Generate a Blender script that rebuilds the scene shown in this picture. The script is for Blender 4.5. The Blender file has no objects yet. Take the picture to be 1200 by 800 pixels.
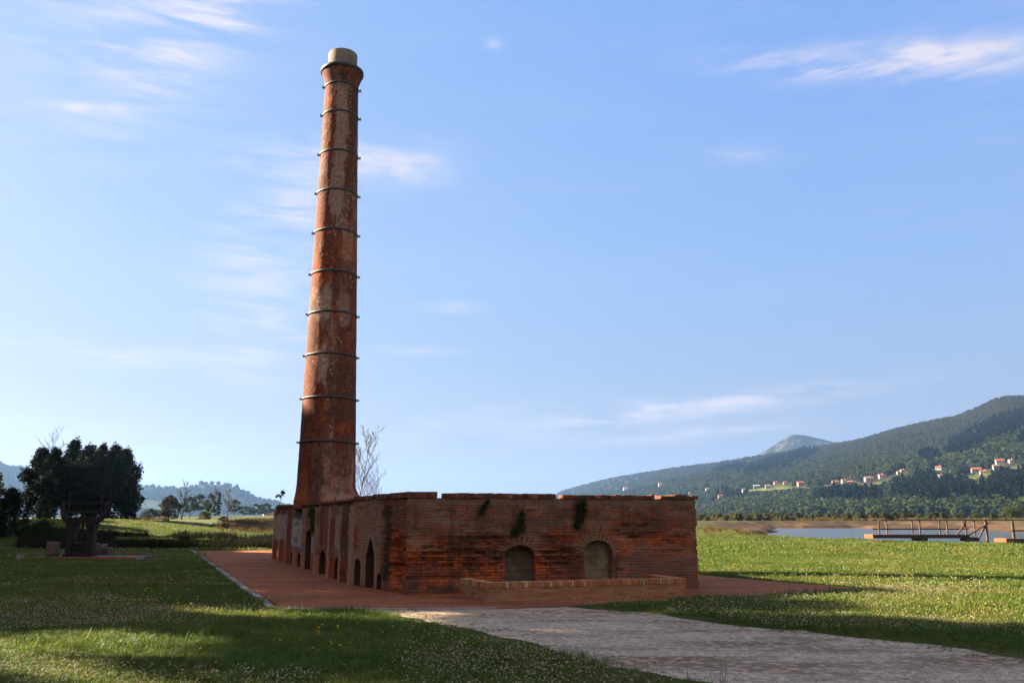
import bpy, bmesh, math, random
import numpy as np
from mathutils import Vector, Matrix
from mathutils.bvhtree import BVHTree

# ------------------------------------------------------------------ camera, sky, sun, exposure
scene = bpy.context.scene
COL = scene.collection
R = math.radians
SUN_EL, SUN_AZ = 24.0, 19.0            # elevation; degrees ahead of due left (-X)
SUN = Vector((-math.cos(R(SUN_AZ)) * math.cos(R(SUN_EL)), math.sin(R(SUN_AZ)) * math.cos(R(SUN_EL)), math.sin(R(SUN_EL))))

cam = bpy.data.cameras.new("camera")
cam.sensor_width = 36.0
cam.lens = 30.0
cam.clip_end = 30000
co = bpy.data.objects.new("camera", cam)
COL.objects.link(co)
co.location = (0, 0, 1.6)
co.rotation_euler = (R(90 + 11.75), 0, 0)
scene.camera = co

scene.view_settings.view_transform = 'Standard'
scene.view_settings.look = 'None'
scene.view_settings.gamma = 1
EXPO = 3.3                              # the photograph is exposed for a hard, contrasty evening light
SKYK = 2 ** (3 - EXPO)
scene.view_settings.exposure = EXPO
scene.render.engine = 'CYCLES'
scene.cycles.use_denoising = True
scene.cycles.max_bounces = 6
scene.cycles.diffuse_bounces = 3
scene.cycles.transparent_max_bounces = 6
scene.cycles.volume_bounces = 0
scene.cycles.sample_clamp_indirect = 6

sl = bpy.data.lights.new("sun", 'SUN')
sl.energy = 4.0
sl.angle = R(0.5)
sl.color = (1.0, 0.82, 0.60)
so = bpy.data.objects.new("sun", sl)
COL.objects.link(so)
so.rotation_euler = SUN.to_track_quat('Z', 'Y').to_euler()


class NT:
    """small node-tree helper"""
    def __init__(s, tree):
        s.t = tree
        s.n = tree.nodes
        s.n.clear()

    def node(s, typ, **kw):
        n = s.n.new(typ)
        for k, v in kw.items():
            if k == 'i':
                for a, b in v.items():
                    s.set(n.inputs[a], b)
            else:
                setattr(n, k, v)
        return n

    def set(s, sock, v):
        if isinstance(v, bpy.types.NodeSocket):
            s.t.links.new(v, sock)
        else:
            sock.default_value = v

    def math(s, op, a, b=0.0, c=0.0, clamp=False):
        n = s.n.new('ShaderNodeMath')
        n.operation = op
        n.use_clamp = clamp
        s.set(n.inputs[0], a)
        s.set(n.inputs[1], b)
        s.set(n.inputs[2], c)
        return n.outputs[0]

    def mix(s, f, a, b, mode='MIX'):
        n = s.n.new('ShaderNodeMix')
        n.data_type = 'RGBA'
        n.blend_type = mode
        s.set(n.inputs[0], f)
        s.set(n.inputs[6], a if isinstance(a, bpy.types.NodeSocket) else (*a[:3], 1))
        s.set(n.inputs[7], b if isinstance(b, bpy.types.NodeSocket) else (*b[:3], 1))
        return n.outputs[2]

    def noise(s, vec, scale, detail=4, rough=0.55, dist=0.0):
        n = s.n.new('ShaderNodeTexNoise')
        if vec is not None:
            s.t.links.new(vec, n.inputs['Vector'])
        n.inputs['Scale'].default_value = scale
        n.inputs['Detail'].default_value = detail
        n.inputs['Roughness'].default_value = rough
        n.inputs['Distortion'].default_value = dist
        return n.outputs[0]

    def step(s, v, a, b):
        n = s.n.new('ShaderNodeMapRange')
        n.interpolation_type = 'SMOOTHSTEP'
        s.set(n.inputs[0], v)
        n.inputs[1].default_value = a
        n.inputs[2].default_value = b
        return n.outputs[0]


# world: physical sky plus thin clouds laid out by compass bearing and elevation
world = bpy.data.worlds.new("World")
scene.world = world
world.use_nodes = True
w = NT(world.node_tree)
sky = w.node('ShaderNodeTexSky', sky_type='NISHITA', sun_disc=False, sun_elevation=R(SUN_EL),
             sun_rotation=R(-90 + SUN_AZ), air_density=1.0, dust_density=0.8, ozone_density=2.5, altitude=0)
gen = w.node('ShaderNodeTexCoord').outputs['Generated']
nrm = w.node('ShaderNodeVectorMath', operation='NORMALIZE', i={0: gen}).outputs[0]
sep = w.node('ShaderNodeSeparateXYZ', i={0: nrm})
azim = w.math('MULTIPLY', w.math('ARCTAN2', sep.outputs[0], sep.outputs[1]), 57.2958)
elev = w.math('MULTIPLY', w.math('ARCSINE', sep.outputs[2]), 57.2958)
ae = w.node('ShaderNodeCombineXYZ', i={0: azim, 1: elev}).outputs[0]
st = w.node('ShaderNodeMapping', i={0: ae, 'Rotation': (0, 0, R(-4)), 'Scale': (0.09, 0.55, 1)}).outputs[0]
st2 = w.node('ShaderNodeMapping', i={0: ae, 'Rotation': (0, 0, R(-38)), 'Scale': (0.08, 0.55, 1)}).outputs[0]
streak = w.step(w.noise(st, 2.0, 8, 0.58, 0.4), 0.30, 0.74)
wisp = w.step(w.noise(st2, 1.7, 8, 0.6, 0.6), 0.34, 0.74)
puff = w.step(w.noise(w.node('ShaderNodeMapping', i={0: ae, 'Scale': (0.35, 0.8, 1)}).outputs[0], 1.2, 5, 0.5), 0.22, 0.68)
CLOUDS = [  # azimuth, elevation, half width, half height, tilt, strength, kind (degrees)
    (26.0, 27.2, 8.5, 0.8, -9, 1.5, 0), (29, 27.3, 5, .7, -9, .9, 2), (-27.6, 24.3, 3.0, 0.35, 9, 1.00, 2), (-12.5, 23.4, 6.0, 1.0, 6, .95, 0),
    (-7.6, 23.0, 2.8, 1.0, 0, .95, 2), (-15.5, 19.5, 4.0, 2.2, 35, 1.0, 1), (-17.0, 14.5, 3.2, 4.0, 60, .75, 1), (-16.5, 10.5, 3.0, 3.0, 70, .55, 1),
    (-26.0, 9.7, 9.5, 0.7, 1, 1.0, 0), (-28, 4.5, 9, 1.2, 0, .7, 0), (8.0, 6.8, 6.0, 0.5, 5, .9, 0), (16.0, 7.6, 8.0, 0.55, 5, 1.0, 0), (12.0, 5.4, 7.0, 0.4, 4, .8, 0),
    (6.5, 6.2, 9.0, 1.2, 4, .4, 0), (-4.6, 14.0, 2.0, 0.4, 2, .5, 2), (-6.4, 11.1, 2.6, 0.25, 0, .6, 2),
    (16.0, 23.2, 2.0, 0.4, -5, .35, 2), (-31.7, 32.2, 1.2, 0.5, 0, 1.0, 2), (-21.5, 29.5, 7.0, 1.6, 40, .75, 1),
    (-18.5, 33.0, 6.5, 1.2, 32, .85, 1), (-25.5, 31.5, 6.0, 1.5, 40, .6, 1), (-26.5, 28, 9.0, 6.0, 35, .40, 1), (-1.3, 31.0, 0.6, 0.35, 0, .55, 2),
    (28.0, 34.6, 5.0, 0.5, 3, .5, 0), (-6, 6.0, 9.0, 1.6, 3, .35, 0), (60, 25, 14, 4, 10, .6, 0), (-70, 25, 20, 6, 10, .5, 1)]
FILL_CLOUDS = [(150, 46, 60, 24, 0, 1.3, 0), (-150, 42, 50, 24, 0, 1.3, 1), (90, 68, 50, 14, 0, 1.0, 0), (-80, 66, 50, 14, 0, 1.0, 1), (180, 18, 60, 16, 0, 1.2, 0)]
cl, cl_fill = None, None                    # second mask: unseen cloud fill added to brighten and warm the shade
for (a, e, hw, hh, tl, s_, k) in CLOUDS + FILL_CLOUDS:
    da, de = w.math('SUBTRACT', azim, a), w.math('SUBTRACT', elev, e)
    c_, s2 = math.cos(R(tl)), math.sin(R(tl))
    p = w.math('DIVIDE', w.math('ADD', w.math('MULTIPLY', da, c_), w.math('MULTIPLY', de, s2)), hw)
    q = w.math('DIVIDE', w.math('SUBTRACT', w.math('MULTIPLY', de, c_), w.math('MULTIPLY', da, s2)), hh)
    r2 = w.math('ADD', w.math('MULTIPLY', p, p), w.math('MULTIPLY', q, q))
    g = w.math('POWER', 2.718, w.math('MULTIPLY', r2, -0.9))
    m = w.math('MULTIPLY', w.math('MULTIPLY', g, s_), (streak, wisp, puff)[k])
    if (a, e) in [b[:2] for b in FILL_CLOUDS]:
        cl_fill = m if cl_fill is None else w.math('ADD', cl_fill, m, clamp=True)
    else:
        cl = m if cl is None else w.math('ADD', cl, m)
veil = w.math('MULTIPLY', w.step(w.noise(st2, 0.6, 5, 0.6), 0.45, 0.85), 0.10)
cl = w.math('ADD', cl, veil, clamp=True)
sr = w.node('ShaderNodeSeparateColor', i={0: sky.outputs[0]})
skyc = w.node('ShaderNodeCombineColor', i={0: w.math('MULTIPLY', w.math('POWER', sr.outputs[0], .596), .53 * SKYK),
                                           1: w.math('MULTIPLY', w.math('POWER', sr.outputs[1], .369), .76 * SKYK),
                                           2: w.math('MULTIPLY', w.math('POWER', sr.outputs[2], -.02), 1.88 * SKYK)}).outputs[0]
skyc = w.mix(w.step(elev, 17, 1), skyc, w.mix(1.0, skyc, (.90, .82, .79), 'MULTIPLY'))
lit = w.mix(w.math('MULTIPLY', cl, 0.88), skyc, (1.78 * SKYK, 1.68 * SKYK, 1.86 * SKYK))
lit = w.mix(cl_fill, lit, (3.4 * SKYK, 2.65 * SKYK, 2.0 * SKYK))
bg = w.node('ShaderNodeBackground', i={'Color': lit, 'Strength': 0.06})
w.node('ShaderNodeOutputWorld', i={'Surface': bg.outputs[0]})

# ------------------------------------------------------------------ numpy noise
def _hash(ix, iy, seed):
    n = (ix.astype(np.int64) * 374761393 + iy.astype(np.int64) * 668265263 + seed * 974634777) & 0xFFFFFFFF
    n = ((n ^ (n >> 13)) * 1274126177) & 0xFFFFFFFF
    n = n ^ (n >> 16)
    return (n & 0xFFFFFF) / float(0xFFFFFF)


def vnoise(x, y, seed=0):
    x, y = np.asarray(x, float), np.asarray(y, float)
    ix, iy = np.floor(x), np.floor(y)
    fx, fy = x - ix, y - iy
    fx, fy = fx * fx * (3 - 2 * fx), fy * fy * (3 - 2 * fy)
    a, b = _hash(ix, iy, seed), _hash(ix + 1, iy, seed)
    c, d = _hash(ix, iy + 1, seed), _hash(ix + 1, iy + 1, seed)
    return (a * (1 - fx) + b * fx) * (1 - fy) + (c * (1 - fx) + d * fx) * fy


def fbm(x, y, seed=0, oct=4):
    x, y = np.asarray(x, float), np.asarray(y, float)
    s, a, t = 0, 1.0, 0
    for i in range(oct):
        s = s + a * vnoise(x * 2 ** i, y * 2 ** i, seed + i * 17)
        t += a
        a *= 0.5
    return s / t


def sstep(x, a, b):
    t = np.clip((np.asarray(x, float) - a) / (b - a), 0, 1)
    return t * t * (3 - 2 * t)


def gauss(u, z, cu, cz, su, sz):
    return np.exp(-((u - cu) / su) ** 2 - ((z - cz) / sz) ** 2)


def poly_sd(x, y, P):
    """signed distance to a polygon, negative inside"""
    x, y = np.asarray(x, float), np.asarray(y, float)
    d = np.full(x.shape, 1e9)
    ins = np.zeros(x.shape, bool)
    n = len(P)
    for i in range(n):
        (ax, ay), (bx, by) = P[i], P[(i + 1) % n]
        ex, ey = bx - ax, by - ay
        t = np.clip(((x - ax) * ex + (y - ay) * ey) / (ex * ex + ey * ey + 1e-12), 0, 1)
        d = np.minimum(d, np.hypot(x - ax - t * ex, y - ay - t * ey))
        c = ((ay > y) != (by > y)) & (x < (bx - ax) * (y - ay) / ((by - ay) if abs(by - ay) > 1e-12 else 1e-12) + ax)
        ins ^= c
    return np.where(ins, -d, d)


# ------------------------------------------------------------------ object helpers
def mesh_from(name, V, F, mat=None, smooth=False):
    me = bpy.data.meshes.new(name)
    V = np.asarray(V, float)
    F = [tuple(int(i) for i in f) for f in F] if not isinstance(F, np.ndarray) else F
    me.from_pydata(V.tolist(), [], F.tolist() if isinstance(F, np.ndarray) else F)
    if smooth:
        me.polygons.foreach_set('use_smooth', [True] * len(me.polygons))
    if mat:
        me.materials.append(mat)
    me.update()
    return me


def face_col(me, C, name='col'):
    a = me.attributes.new(name, 'FLOAT_COLOR', 'FACE')
    C = np.asarray(C, np.float32)
    a.data.foreach_set('color', np.concatenate([C, np.ones((len(C), 1), np.float32)], 1).ravel())


def vert_col(me, C, name='col'):
    a = me.attributes.new(name, 'FLOAT_COLOR', 'POINT')
    C = np.asarray(C, np.float32)
    a.data.foreach_set('color', np.concatenate([C, np.ones((len(C), 1), np.float32)], 1).ravel())


def link(name, me, parent=None, loc=None, rotz=0.0, scale=None):
    o = bpy.data.objects.new(name, me)
    COL.objects.link(o)
    if parent is not None:
        o.parent = parent
    if loc is not None:
        o.location = loc
    o.rotation_euler[2] = rotz
    if scale is not None:
        o.scale = (scale,) * 3 if not hasattr(scale, '__len__') else scale
    return o


def tag(o, label=None, cat=None, group=None, kind=None):
    for k, v in (('label', label), ('category', cat), ('group', group), ('kind', kind)):
        if v:
            o[k] = v
    return o


def thing(name, label, cat, loc=(0, 0, 0), rotz=0.0, group=None, scale=None):
    o = link(name, None, None, loc, rotz, scale)
    return tag(o, label, cat, group)


def copy_tree(o, parent=None):
    c = o.copy()
    COL.objects.link(c)
    c.parent = parent
    for ch in o.children:
        copy_tree(ch, c)
    return c


class MB:
    """collects boxes, bars, lathes and loose polygons into one mesh"""
    def __init__(s):
        s.v, s.f = [], []

    def add(s, V, F):
        b = len(s.v)
        s.v += [tuple(p) for p in V]
        s.f += [tuple(i + b for i in f) for f in F]

    def box(s, lo, hi, bevel=0.0, M=None):
        bm = bmesh.new()
        bmesh.ops.create_cube(bm, size=1)
        for v in bm.verts:
            v.co = Vector([lo[i] + (v.co[i] + .5) * (hi[i] - lo[i]) for i in range(3)])
        if bevel:
            bmesh.ops.bevel(bm, geom=bm.edges[:], offset=bevel, segments=2, affect='EDGES')
        s.bm(bm, M)

    def bm(s, bm, M=None):
        bm.verts.index_update()
        s.add([(M @ v.co if M else v.co.copy()) for v in bm.verts], [[v.index for v in f.verts] for f in bm.faces])
        bm.free()

    def tube(s, pts, rad, n=8, cap=True):
        pts = [Vector(p) for p in pts]
        rad = rad if hasattr(rad, '__len__') else [rad] * len(pts)
        V, F = [], []
        ref = Vector((0.31, 0.17, 0.93))
        for i, p in enumerate(pts):
            d = (pts[min(i + 1, len(pts) - 1)] - pts[max(i - 1, 0)]).normalized()
            a = d.cross(ref)
            if a.length < 1e-3:
                a = d.cross(Vector((1, 0, 0)))
            a.normalize()
            b = d.cross(a)
            for k in range(n):
                t = 2 * math.pi * k / n
                V.append(p + (a * math.cos(t) + b * math.sin(t)) * rad[i])
        for i in range(len(pts) - 1):
            for k in range(n):
                F.append((i * n + k, i * n + (k + 1) % n, (i + 1) * n + (k + 1) % n, (i + 1) * n + k))
        if cap:
            F.append(tuple(range(n))[::-1])
            F.append(tuple((len(pts) - 1) * n + k for k in range(n)))
        s.add(V, F)

    def beam(s, p, q, wx, wz, bevel=0.01):
        """squared timber from p to q"""
        p, q = Vector(p), Vector(q)
        d = q - p
        M = Matrix.Translation((p + q) / 2) @ d.to_track_quat('X', 'Z').to_matrix().to_4x4()
        L = d.length / 2
        s.box((-L, -wx / 2, -wz / 2), (L, wx / 2, wz / 2), bevel, M)

    def lathe(s, prof, n=32, c=(0, 0, 0)):
        V, F = [], []
        for (r, z) in prof:
            for k in range(n):
                t = 2 * math.pi * k / n
                V.append((c[0] + r * math.cos(t), c[1] + r * math.sin(t), c[2] + z))
        for i in range(len(prof) - 1):
            for k in range(n):
                F.append((i * n + k, i * n + (k + 1) % n, (i + 1) * n + (k + 1) % n, (i + 1) * n + k))
        s.add(V, F)

    def build(s, name, mat, parent=None, smooth=False, loc=None):
        return link(name, mesh_from(name, s.v, s.f, mat, smooth), parent, loc)


# ------------------------------------------------------------------ materials
def mat_new(name):
    m = bpy.data.materials.new(name)
    m.use_nodes = True
    return m, NT(m.node_tree)


def principled(t, color, rough=0.85, normal=None, metal=0.0, spec=0.3, out=True):
    p = t.node('ShaderNodeBsdfPrincipled')
    t.set(p.inputs['Base Color'], color if isinstance(color, bpy.types.NodeSocket) else (*color[:3], 1))
    t.set(p.inputs['Roughness'], rough)
    p.inputs['Metallic'].default_value = metal
    p.inputs['Specular IOR Level'].default_value = spec
    if normal is not None:
        t.set(p.inputs['Normal'], normal)
    if out:
        t.node('ShaderNodeOutputMaterial', i={'Surface': p.outputs[0]})
    return p


def bump(t, h, strength, dist):
    return t.node('ShaderNodeBump', i={'Height': h, 'Strength': strength, 'Distance': dist}).outputs[0]


def mat_attr(name, scale=20.0, amount=0.35, rough=0.9, bstr=0.5, bdist=0.01, spec=0.2, tint=(1.0, .86, .68)):
    """colour from the 'col' attribute, broken up by fine procedural noise"""
    m, t = mat_new(name)
    a = t.node('ShaderNodeAttribute', attribute_name='col').outputs['Color']
    pos = t.node('ShaderNodeNewGeometry').outputs['Position']
    n = t.noise(pos, scale, 6, 0.65)
    f = t.node('ShaderNodeMapRange', i={0: n, 1: 0.3, 2: 0.7, 3: 1 - amount, 4: 1 + amount}).outputs[0]
    c = t.node('ShaderNodeVectorMath', operation='SCALE', i={0: a, 'Scale': f}).outputs[0]
    c = t.node('ShaderNodeVectorMath', operation='MULTIPLY', i={0: c, 1: tint}).outputs[0]
    principled(t, c, rough, bump(t, t.noise(pos, scale * 2, 6, 0.7), bstr, bdist), spec=spec)
    return m


def mat_plain(name, c1, c2, scale=6.0, rough=0.8, bstr=0.3, bdist=0.01, metal=0.0, spec=0.3, c3=None, stretch=(1, 1, 1)):
    m, t = mat_new(name)
    pos = t.node('ShaderNodeTexCoord').outputs['Object']
    mp = t.node('ShaderNodeMapping', i={0: pos, 'Scale': stretch}).outputs[0]
    c = t.mix(t.step(t.noise(mp, scale, 6, 0.65), 0.3, 0.7), c1, c2)
    if c3:
        c = t.mix(t.step(t.noise(mp, scale * 0.37, 5, 0.6), 0.52, 0.66), c, c3)
    principled(t, c, rough, bump(t, t.noise(mp, scale * 3, 6, 0.7), bstr, bdist), metal, spec)
    return m


def mat_leaf(name, c1, c2, c3, trans=0.35, rough=0.6, inst=False, big=0.15):
    m, t = mat_new(name)
    if inst:
        rnd = t.node('ShaderNodeObjectInfo').outputs['Random']
    else:
        rnd = t.node('ShaderNodeNewGeometry').outputs['Random Per Island']
    pos = t.node('ShaderNodeNewGeometry').outputs['Position']
    c = t.mix(rnd, c1, c2)
    c = t.mix(t.step(t.noise(pos, big, 5, 0.6), 0.42, 0.68), c, c3)
    p = principled(t, c, .85, spec=0.03, out=False)
    tr = t.node('ShaderNodeBsdfTranslucent', i={'Color': c})
    mx = t.node('ShaderNodeMixShader', i={0: trans, 1: p.outputs[0], 2: tr.outputs[0]})
    t.node('ShaderNodeOutputMaterial', i={'Surface': mx.outputs[0]})
    return m


M = {}
M['brick'] = mat_attr('weathered_brick', 24, 0.38, 0.92, 0.55, 0.012)
M['chimney_brick'] = mat_attr('chimney_brick', 9, 0.5, 0.9, 0.5, 0.015, tint=(.74, .54, .38))
M['new_brick'] = mat_attr('planter_brick', 30, 0.3, 0.85, 0.35, 0.006, tint=(1.15, 1.08, .92))
M['iron'] = mat_plain('black_iron', (.018, .02, .026), (.035, .036, .04), 8, 0.55, .3, .004, 0.3, .4, (.05, .028, .018))
M['old_iron'] = mat_plain('old_cast_iron', (.012, .010, .009), (.020, .017, .015), 9, 0.7, .4, .006, 0.2, .3, (.035, .022, .016))
M['concrete'] = mat_plain('flue_concrete', (.17, .135, .10), (.13, .105, .08), 4, .9, .3, .01, c3=(.09, .075, .06))
def m_cement(name, c1, c2, c3):
    # rendered block infill: courses of blocks just showing through the render
    m, t = mat_new(name)
    pos = t.node('ShaderNodeTexCoord').outputs['Object']
    sp_ = t.node('ShaderNodeSeparateXYZ', i={0: pos})
    u = t.math('ADD', t.math('MULTIPLY', sp_.outputs[0], .973), t.math('MULTIPLY', sp_.outputs[1], .232))
    uv = t.node('ShaderNodeCombineXYZ', i={0: u, 1: sp_.outputs[2]}).outputs[0]
    br = t.node('ShaderNodeTexBrick', i={'Vector': uv, 'Scale': 1.0, 'Mortar Size': .008, 'Mortar Smooth': .6, 'Brick Width': .30, 'Row Height': .15,
                                         'Color1': (.8, .8, .8, 1), 'Color2': (1.15, 1.15, 1.15, 1), 'Mortar': (.55, .55, .55, 1)})
    c = t.mix(t.step(t.noise(uv, 4, 7, .7), .35, .65), c1, c2)
    c = t.mix(t.step(t.noise(uv, 1.6, 6, .65), .5, .62), c, c3)
    c = t.mix(.75, c, br.outputs[0], 'MULTIPLY')
    h = t.math('ADD', t.math('MULTIPLY', br.outputs[1], -.6), t.noise(uv, 14, 6, .7))
    principled(t, c, .95, bump(t, h, .6, .015), spec=.1)
    return m


M['cement'] = m_cement('grey_cement_fill', (.125, .098, .066), (.075, .06, .042), (.16, .125, .085))
M['cement_pale'] = m_cement('pale_cement_fill', (.24, .185, .11), (.15, .118, .07), (.11, .085, .055))
M['stone'] = mat_plain('pale_kerb_stone', (.28, .25, .23), (.19, .175, .165), 7, .9, .4, .01, c3=(.12, .11, .10))
M['block'] = mat_plain('reddish_stone_block', (.13, .085, .065), (.08, .055, .045), 6, .9, .6, .02, c3=(.05, .04, .034))
M['roof_fill'] = mat_plain('rooftop_earth', (.10, .09, .05), (.14, .10, .07), 2, .95, .6, .03, c3=(.05, .07, .025))
M['timber'] = mat_plain('weathered_timber', (.10, .066, .042), (.06, .042, .03), 5, .85, .5, .008, stretch=(1, 1, .3), c3=(.13, .09, .06))
M['wet_timber'] = mat_plain('dark_wet_timber', (.045, .036, .032), (.03, .025, .024), 5, .7, .5, .01)
M['orange_plank'] = mat_plain('orange_deck_plank', (.17, .058, .018), (.12, .04, .014), 5, .8, .4, .006)
M['bark'] = mat_plain('grey_brown_bark', (.055, .045, .036), (.03, .026, .022), 4, .95, .8, .03, stretch=(1, 1, .3))
M['twig'] = mat_plain('bare_twig', (.06, .05, .042), (.04, .034, .028), 4, .9, .2, .01)
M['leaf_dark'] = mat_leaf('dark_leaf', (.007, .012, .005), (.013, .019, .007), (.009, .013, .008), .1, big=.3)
M['leaf_mid'] = mat_leaf('mid_leaf', (.017, .03, .009), (.03, .043, .012), (.025, .036, .010), .3, big=.4)
M['leaf_marsh'] = mat_leaf('marsh_scrub_leaf', (.035, .042, .012), (.06, .058, .018), (.022, .03, .010), .25, inst=True, big=.02)
M['leaf_shade'] = mat_leaf('deep_green_leaf', (.02, .036, .012), (.034, .052, .016), (.028, .042, .014), .1, big=.4)
M['leaf_light'] = mat_leaf('light_leaf', (.045, .06, .015), (.06, .068, .02), (.036, .05, .015), .35, big=.4)
M['leaf_bronze'] = mat_leaf('bronze_leaf', (.028, .021, .014), (.02, .018, .012), (.026, .026, .013), .25, big=.4)
M['ivy'] = mat_leaf('wall_plant_leaf', (.022, .032, .009), (.05, .06, .016), (.018, .022, .010), .15, big=3)
M['reed'] = mat_leaf('dry_reed', (.085, .055, .024), (.12, .08, .032), (.055, .048, .018), .25, inst=True, big=.2)
M['rush'] = mat_leaf('dark_rush', (.011, .013, .006), (.024, .02, .012), (.016, .022, .008), .2, inst=True, big=.15)
M['clover_white'] = mat_leaf('clover_head', (.42, .39, .27), (.26, .25, .15), (.36, .31, .18), .3, inst=True, big=.5)
M['clover_yellow'] = mat_leaf('yellow_flower', (.62, .40, .03), (.5, .34, .04), (.6, .4, .05), .25, inst=True)
M['white_wall'] = mat_plain('white_render', (.46, .42, .37), (.40, .36, .32), 1.5, .9, .1, .01)
M['cream_wall'] = mat_plain('cream_render', (.34, .28, .20), (.30, .25, .18), 1.5, .9, .1, .01)
M['grey_wall'] = mat_plain('grey_render', (.18, .175, .17), (.15, .145, .14), 1.5, .9, .1, .01)
M['pink_wall'] = mat_plain('pink_render', (.33, .22, .17), (.29, .19, .15), 1.5, .9, .1, .01)
M['tile'] = mat_plain('orange_roof_tile', (.24, .075, .038), (.19, .058, .03), 2.5, .9, .4, .03)
M['pale_tile'] = mat_plain('faded_roof_tile', (.21, .115, .08), (.17, .09, .065), 2.5, .9, .4, .03)
M['blue_roof'] = mat_plain('blue_grey_sheet_roof', (.20, .26, .34), (.17, .22, .30), 2.5, .6, .2, .02)
M['window'] = mat_plain('dark_window', (.05, .055, .06), (.03, .032, .036), 2, .25, 0, .01, spec=.6)


def m_grass():
    m, t = mat_new('grass_blade')
    rnd = t.node('ShaderNodeObjectInfo').outputs['Random']
    pos = t.node('ShaderNodeNewGeometry').outputs['Position']
    c = t.mix(rnd, (.046, .088, .008), (.082, .122, .012))
    c = t.mix(t.step(t.noise(pos, .45, 5, .6), .44, .66), c, (.118, .138, .020))
    c = t.mix(t.math('MULTIPLY', t.step(t.noise(pos, .16, 4, .6), .52, .68), .7), c, (.155, .132, .034))
    p = principled(t, c, .55, spec=.25, out=False)
    tr = t.node('ShaderNodeBsdfTranslucent', i={'Color': c})
    mx = t.node('ShaderNodeMixShader', i={0: .38, 1: p.outputs[0], 2: tr.outputs[0]})
    t.node('ShaderNodeOutputMaterial', i={'Surface': mx.outputs[0]})
    return m


M['grass'] = m_grass()


def m_ground():
    m, t = mat_new('meadow_ground')
    a = t.node('ShaderNodeAttribute', attribute_name='col').outputs['Color']
    pos = t.node('ShaderNodeNewGeometry').outputs['Position']
    f = t.node('ShaderNodeMapRange', i={0: t.noise(pos, 1.3, 8, .7), 1: .3, 2: .7, 3: .6, 4: 1.4}).outputs[0]
    f2 = t.node('ShaderNodeMapRange', i={0: t.noise(pos, .05, 6, .65), 1: .3, 2: .7, 3: .75, 4: 1.25}).outputs[0]
    c = t.node('ShaderNodeVectorMath', operation='SCALE', i={0: a, 'Scale': t.math('MULTIPLY', f, f2)}).outputs[0]
    principled(t, c, .95, bump(t, t.noise(pos, 6, 8, .75), .9, .08), spec=.1)
    return m


M['ground'] = m_ground()


def m_gravel(name, c1, c2, c3, stain, size=45.0):
    m, t = mat_new(name)
    pos = t.node('ShaderNodeNewGeometry').outputs['Position']
    v = t.node('ShaderNodeTexVoronoi', i={'Vector': pos, 'Scale': size})
    sx = t.node('ShaderNodeSeparateColor', i={0: v.outputs['Color']})
    c = t.mix(sx.outputs[0], c1, c2)
    c = t.mix(t.step(sx.outputs[1], .72, .95), c, c3)
    mp = t.node('ShaderNodeMapping', i={0: pos, 'Rotation': (0, 0, R(35)), 'Scale': (.28, 1.1, 1)}).outputs[0]
    c = t.mix(t.math('MULTIPLY', t.step(t.noise(mp, 1.0, 8, .68), .42, .62), .85), c, stain)
    v2 = t.node('ShaderNodeTexVoronoi', i={'Vector': pos, 'Scale': size * .3})
    c = t.mix(t.math('MULTIPLY', t.step(t.node('ShaderNodeSeparateColor', i={0: v2.outputs['Color']}).outputs[0], .55, .95), .45), c, c3)
    c = t.mix(t.math('MULTIPLY', t.step(t.noise(pos, 6, 5, .7), .50, .70), .5), c, stain)
    h = t.math('ADD', t.math('MULTIPLY', v.outputs['Distance'], -1.2), t.noise(pos, 3, 5, .6))
    principled(t, c, .92, bump(t, h, .8, .025), spec=.2)
    return m


M['apron'] = m_gravel('reddish_gravel', (.275, .080, .023), (.20, .058, .018), (.33, .135, .05), (.125, .040, .015), 38)
M['path'] = m_gravel('grey_gravel', (.365, .315, .225), (.238, .205, .15), (.62, .47, .33), (.13, .08, .042), 42)


def m_water():
    m, t = mat_new('estuary_water')
    pos = t.node('ShaderNodeNewGeometry').outputs['Position']
    mp = t.node('ShaderNodeMapping', i={0: pos, 'Scale': (.5, 1.6, 1)}).outputs[0]
    n = t.noise(mp, 1.6, 5, .6)
    principled(t, (.035, .05, .06), .16, bump(t, n, .35, .08), spec=.5)
    return m


M['water'] = m_water()


def m_hill(name, low, mid, high, rock=None):
    m, t = mat_new(name)
    pos = t.node('ShaderNodeNewGeometry').outputs['Position']
    n1, n2 = t.noise(pos, .006, 7, .65), t.noise(pos, .03, 7, .7)
    c = t.mix(t.step(n1, .38, .62), low, mid)
    c = t.mix(t.step(n2, .42, .66), c, high)
    c = t.mix(t.math('MULTIPLY', t.step(t.noise(pos, .12, 5, .7), .5, .7), .5), c, low)
    if rock:
        z = t.node('ShaderNodeSeparateXYZ', i={0: pos}).outputs[2]
        rk = t.math('MULTIPLY', t.step(t.noise(pos, .018, 6, .65), .53, .60), t.step(z, 230, 330))
        c = t.mix(rk, c, rock)
    mdw = t.node('ShaderNodeAttribute', attribute_name='mead').outputs['Fac']
    c = t.mix(mdw, c, (.085, .10, .026))
    principled(t, c, .95, bump(t, t.noise(pos, .08, 8, .75), 1.0, 6.0), spec=.05)
    return m


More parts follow.
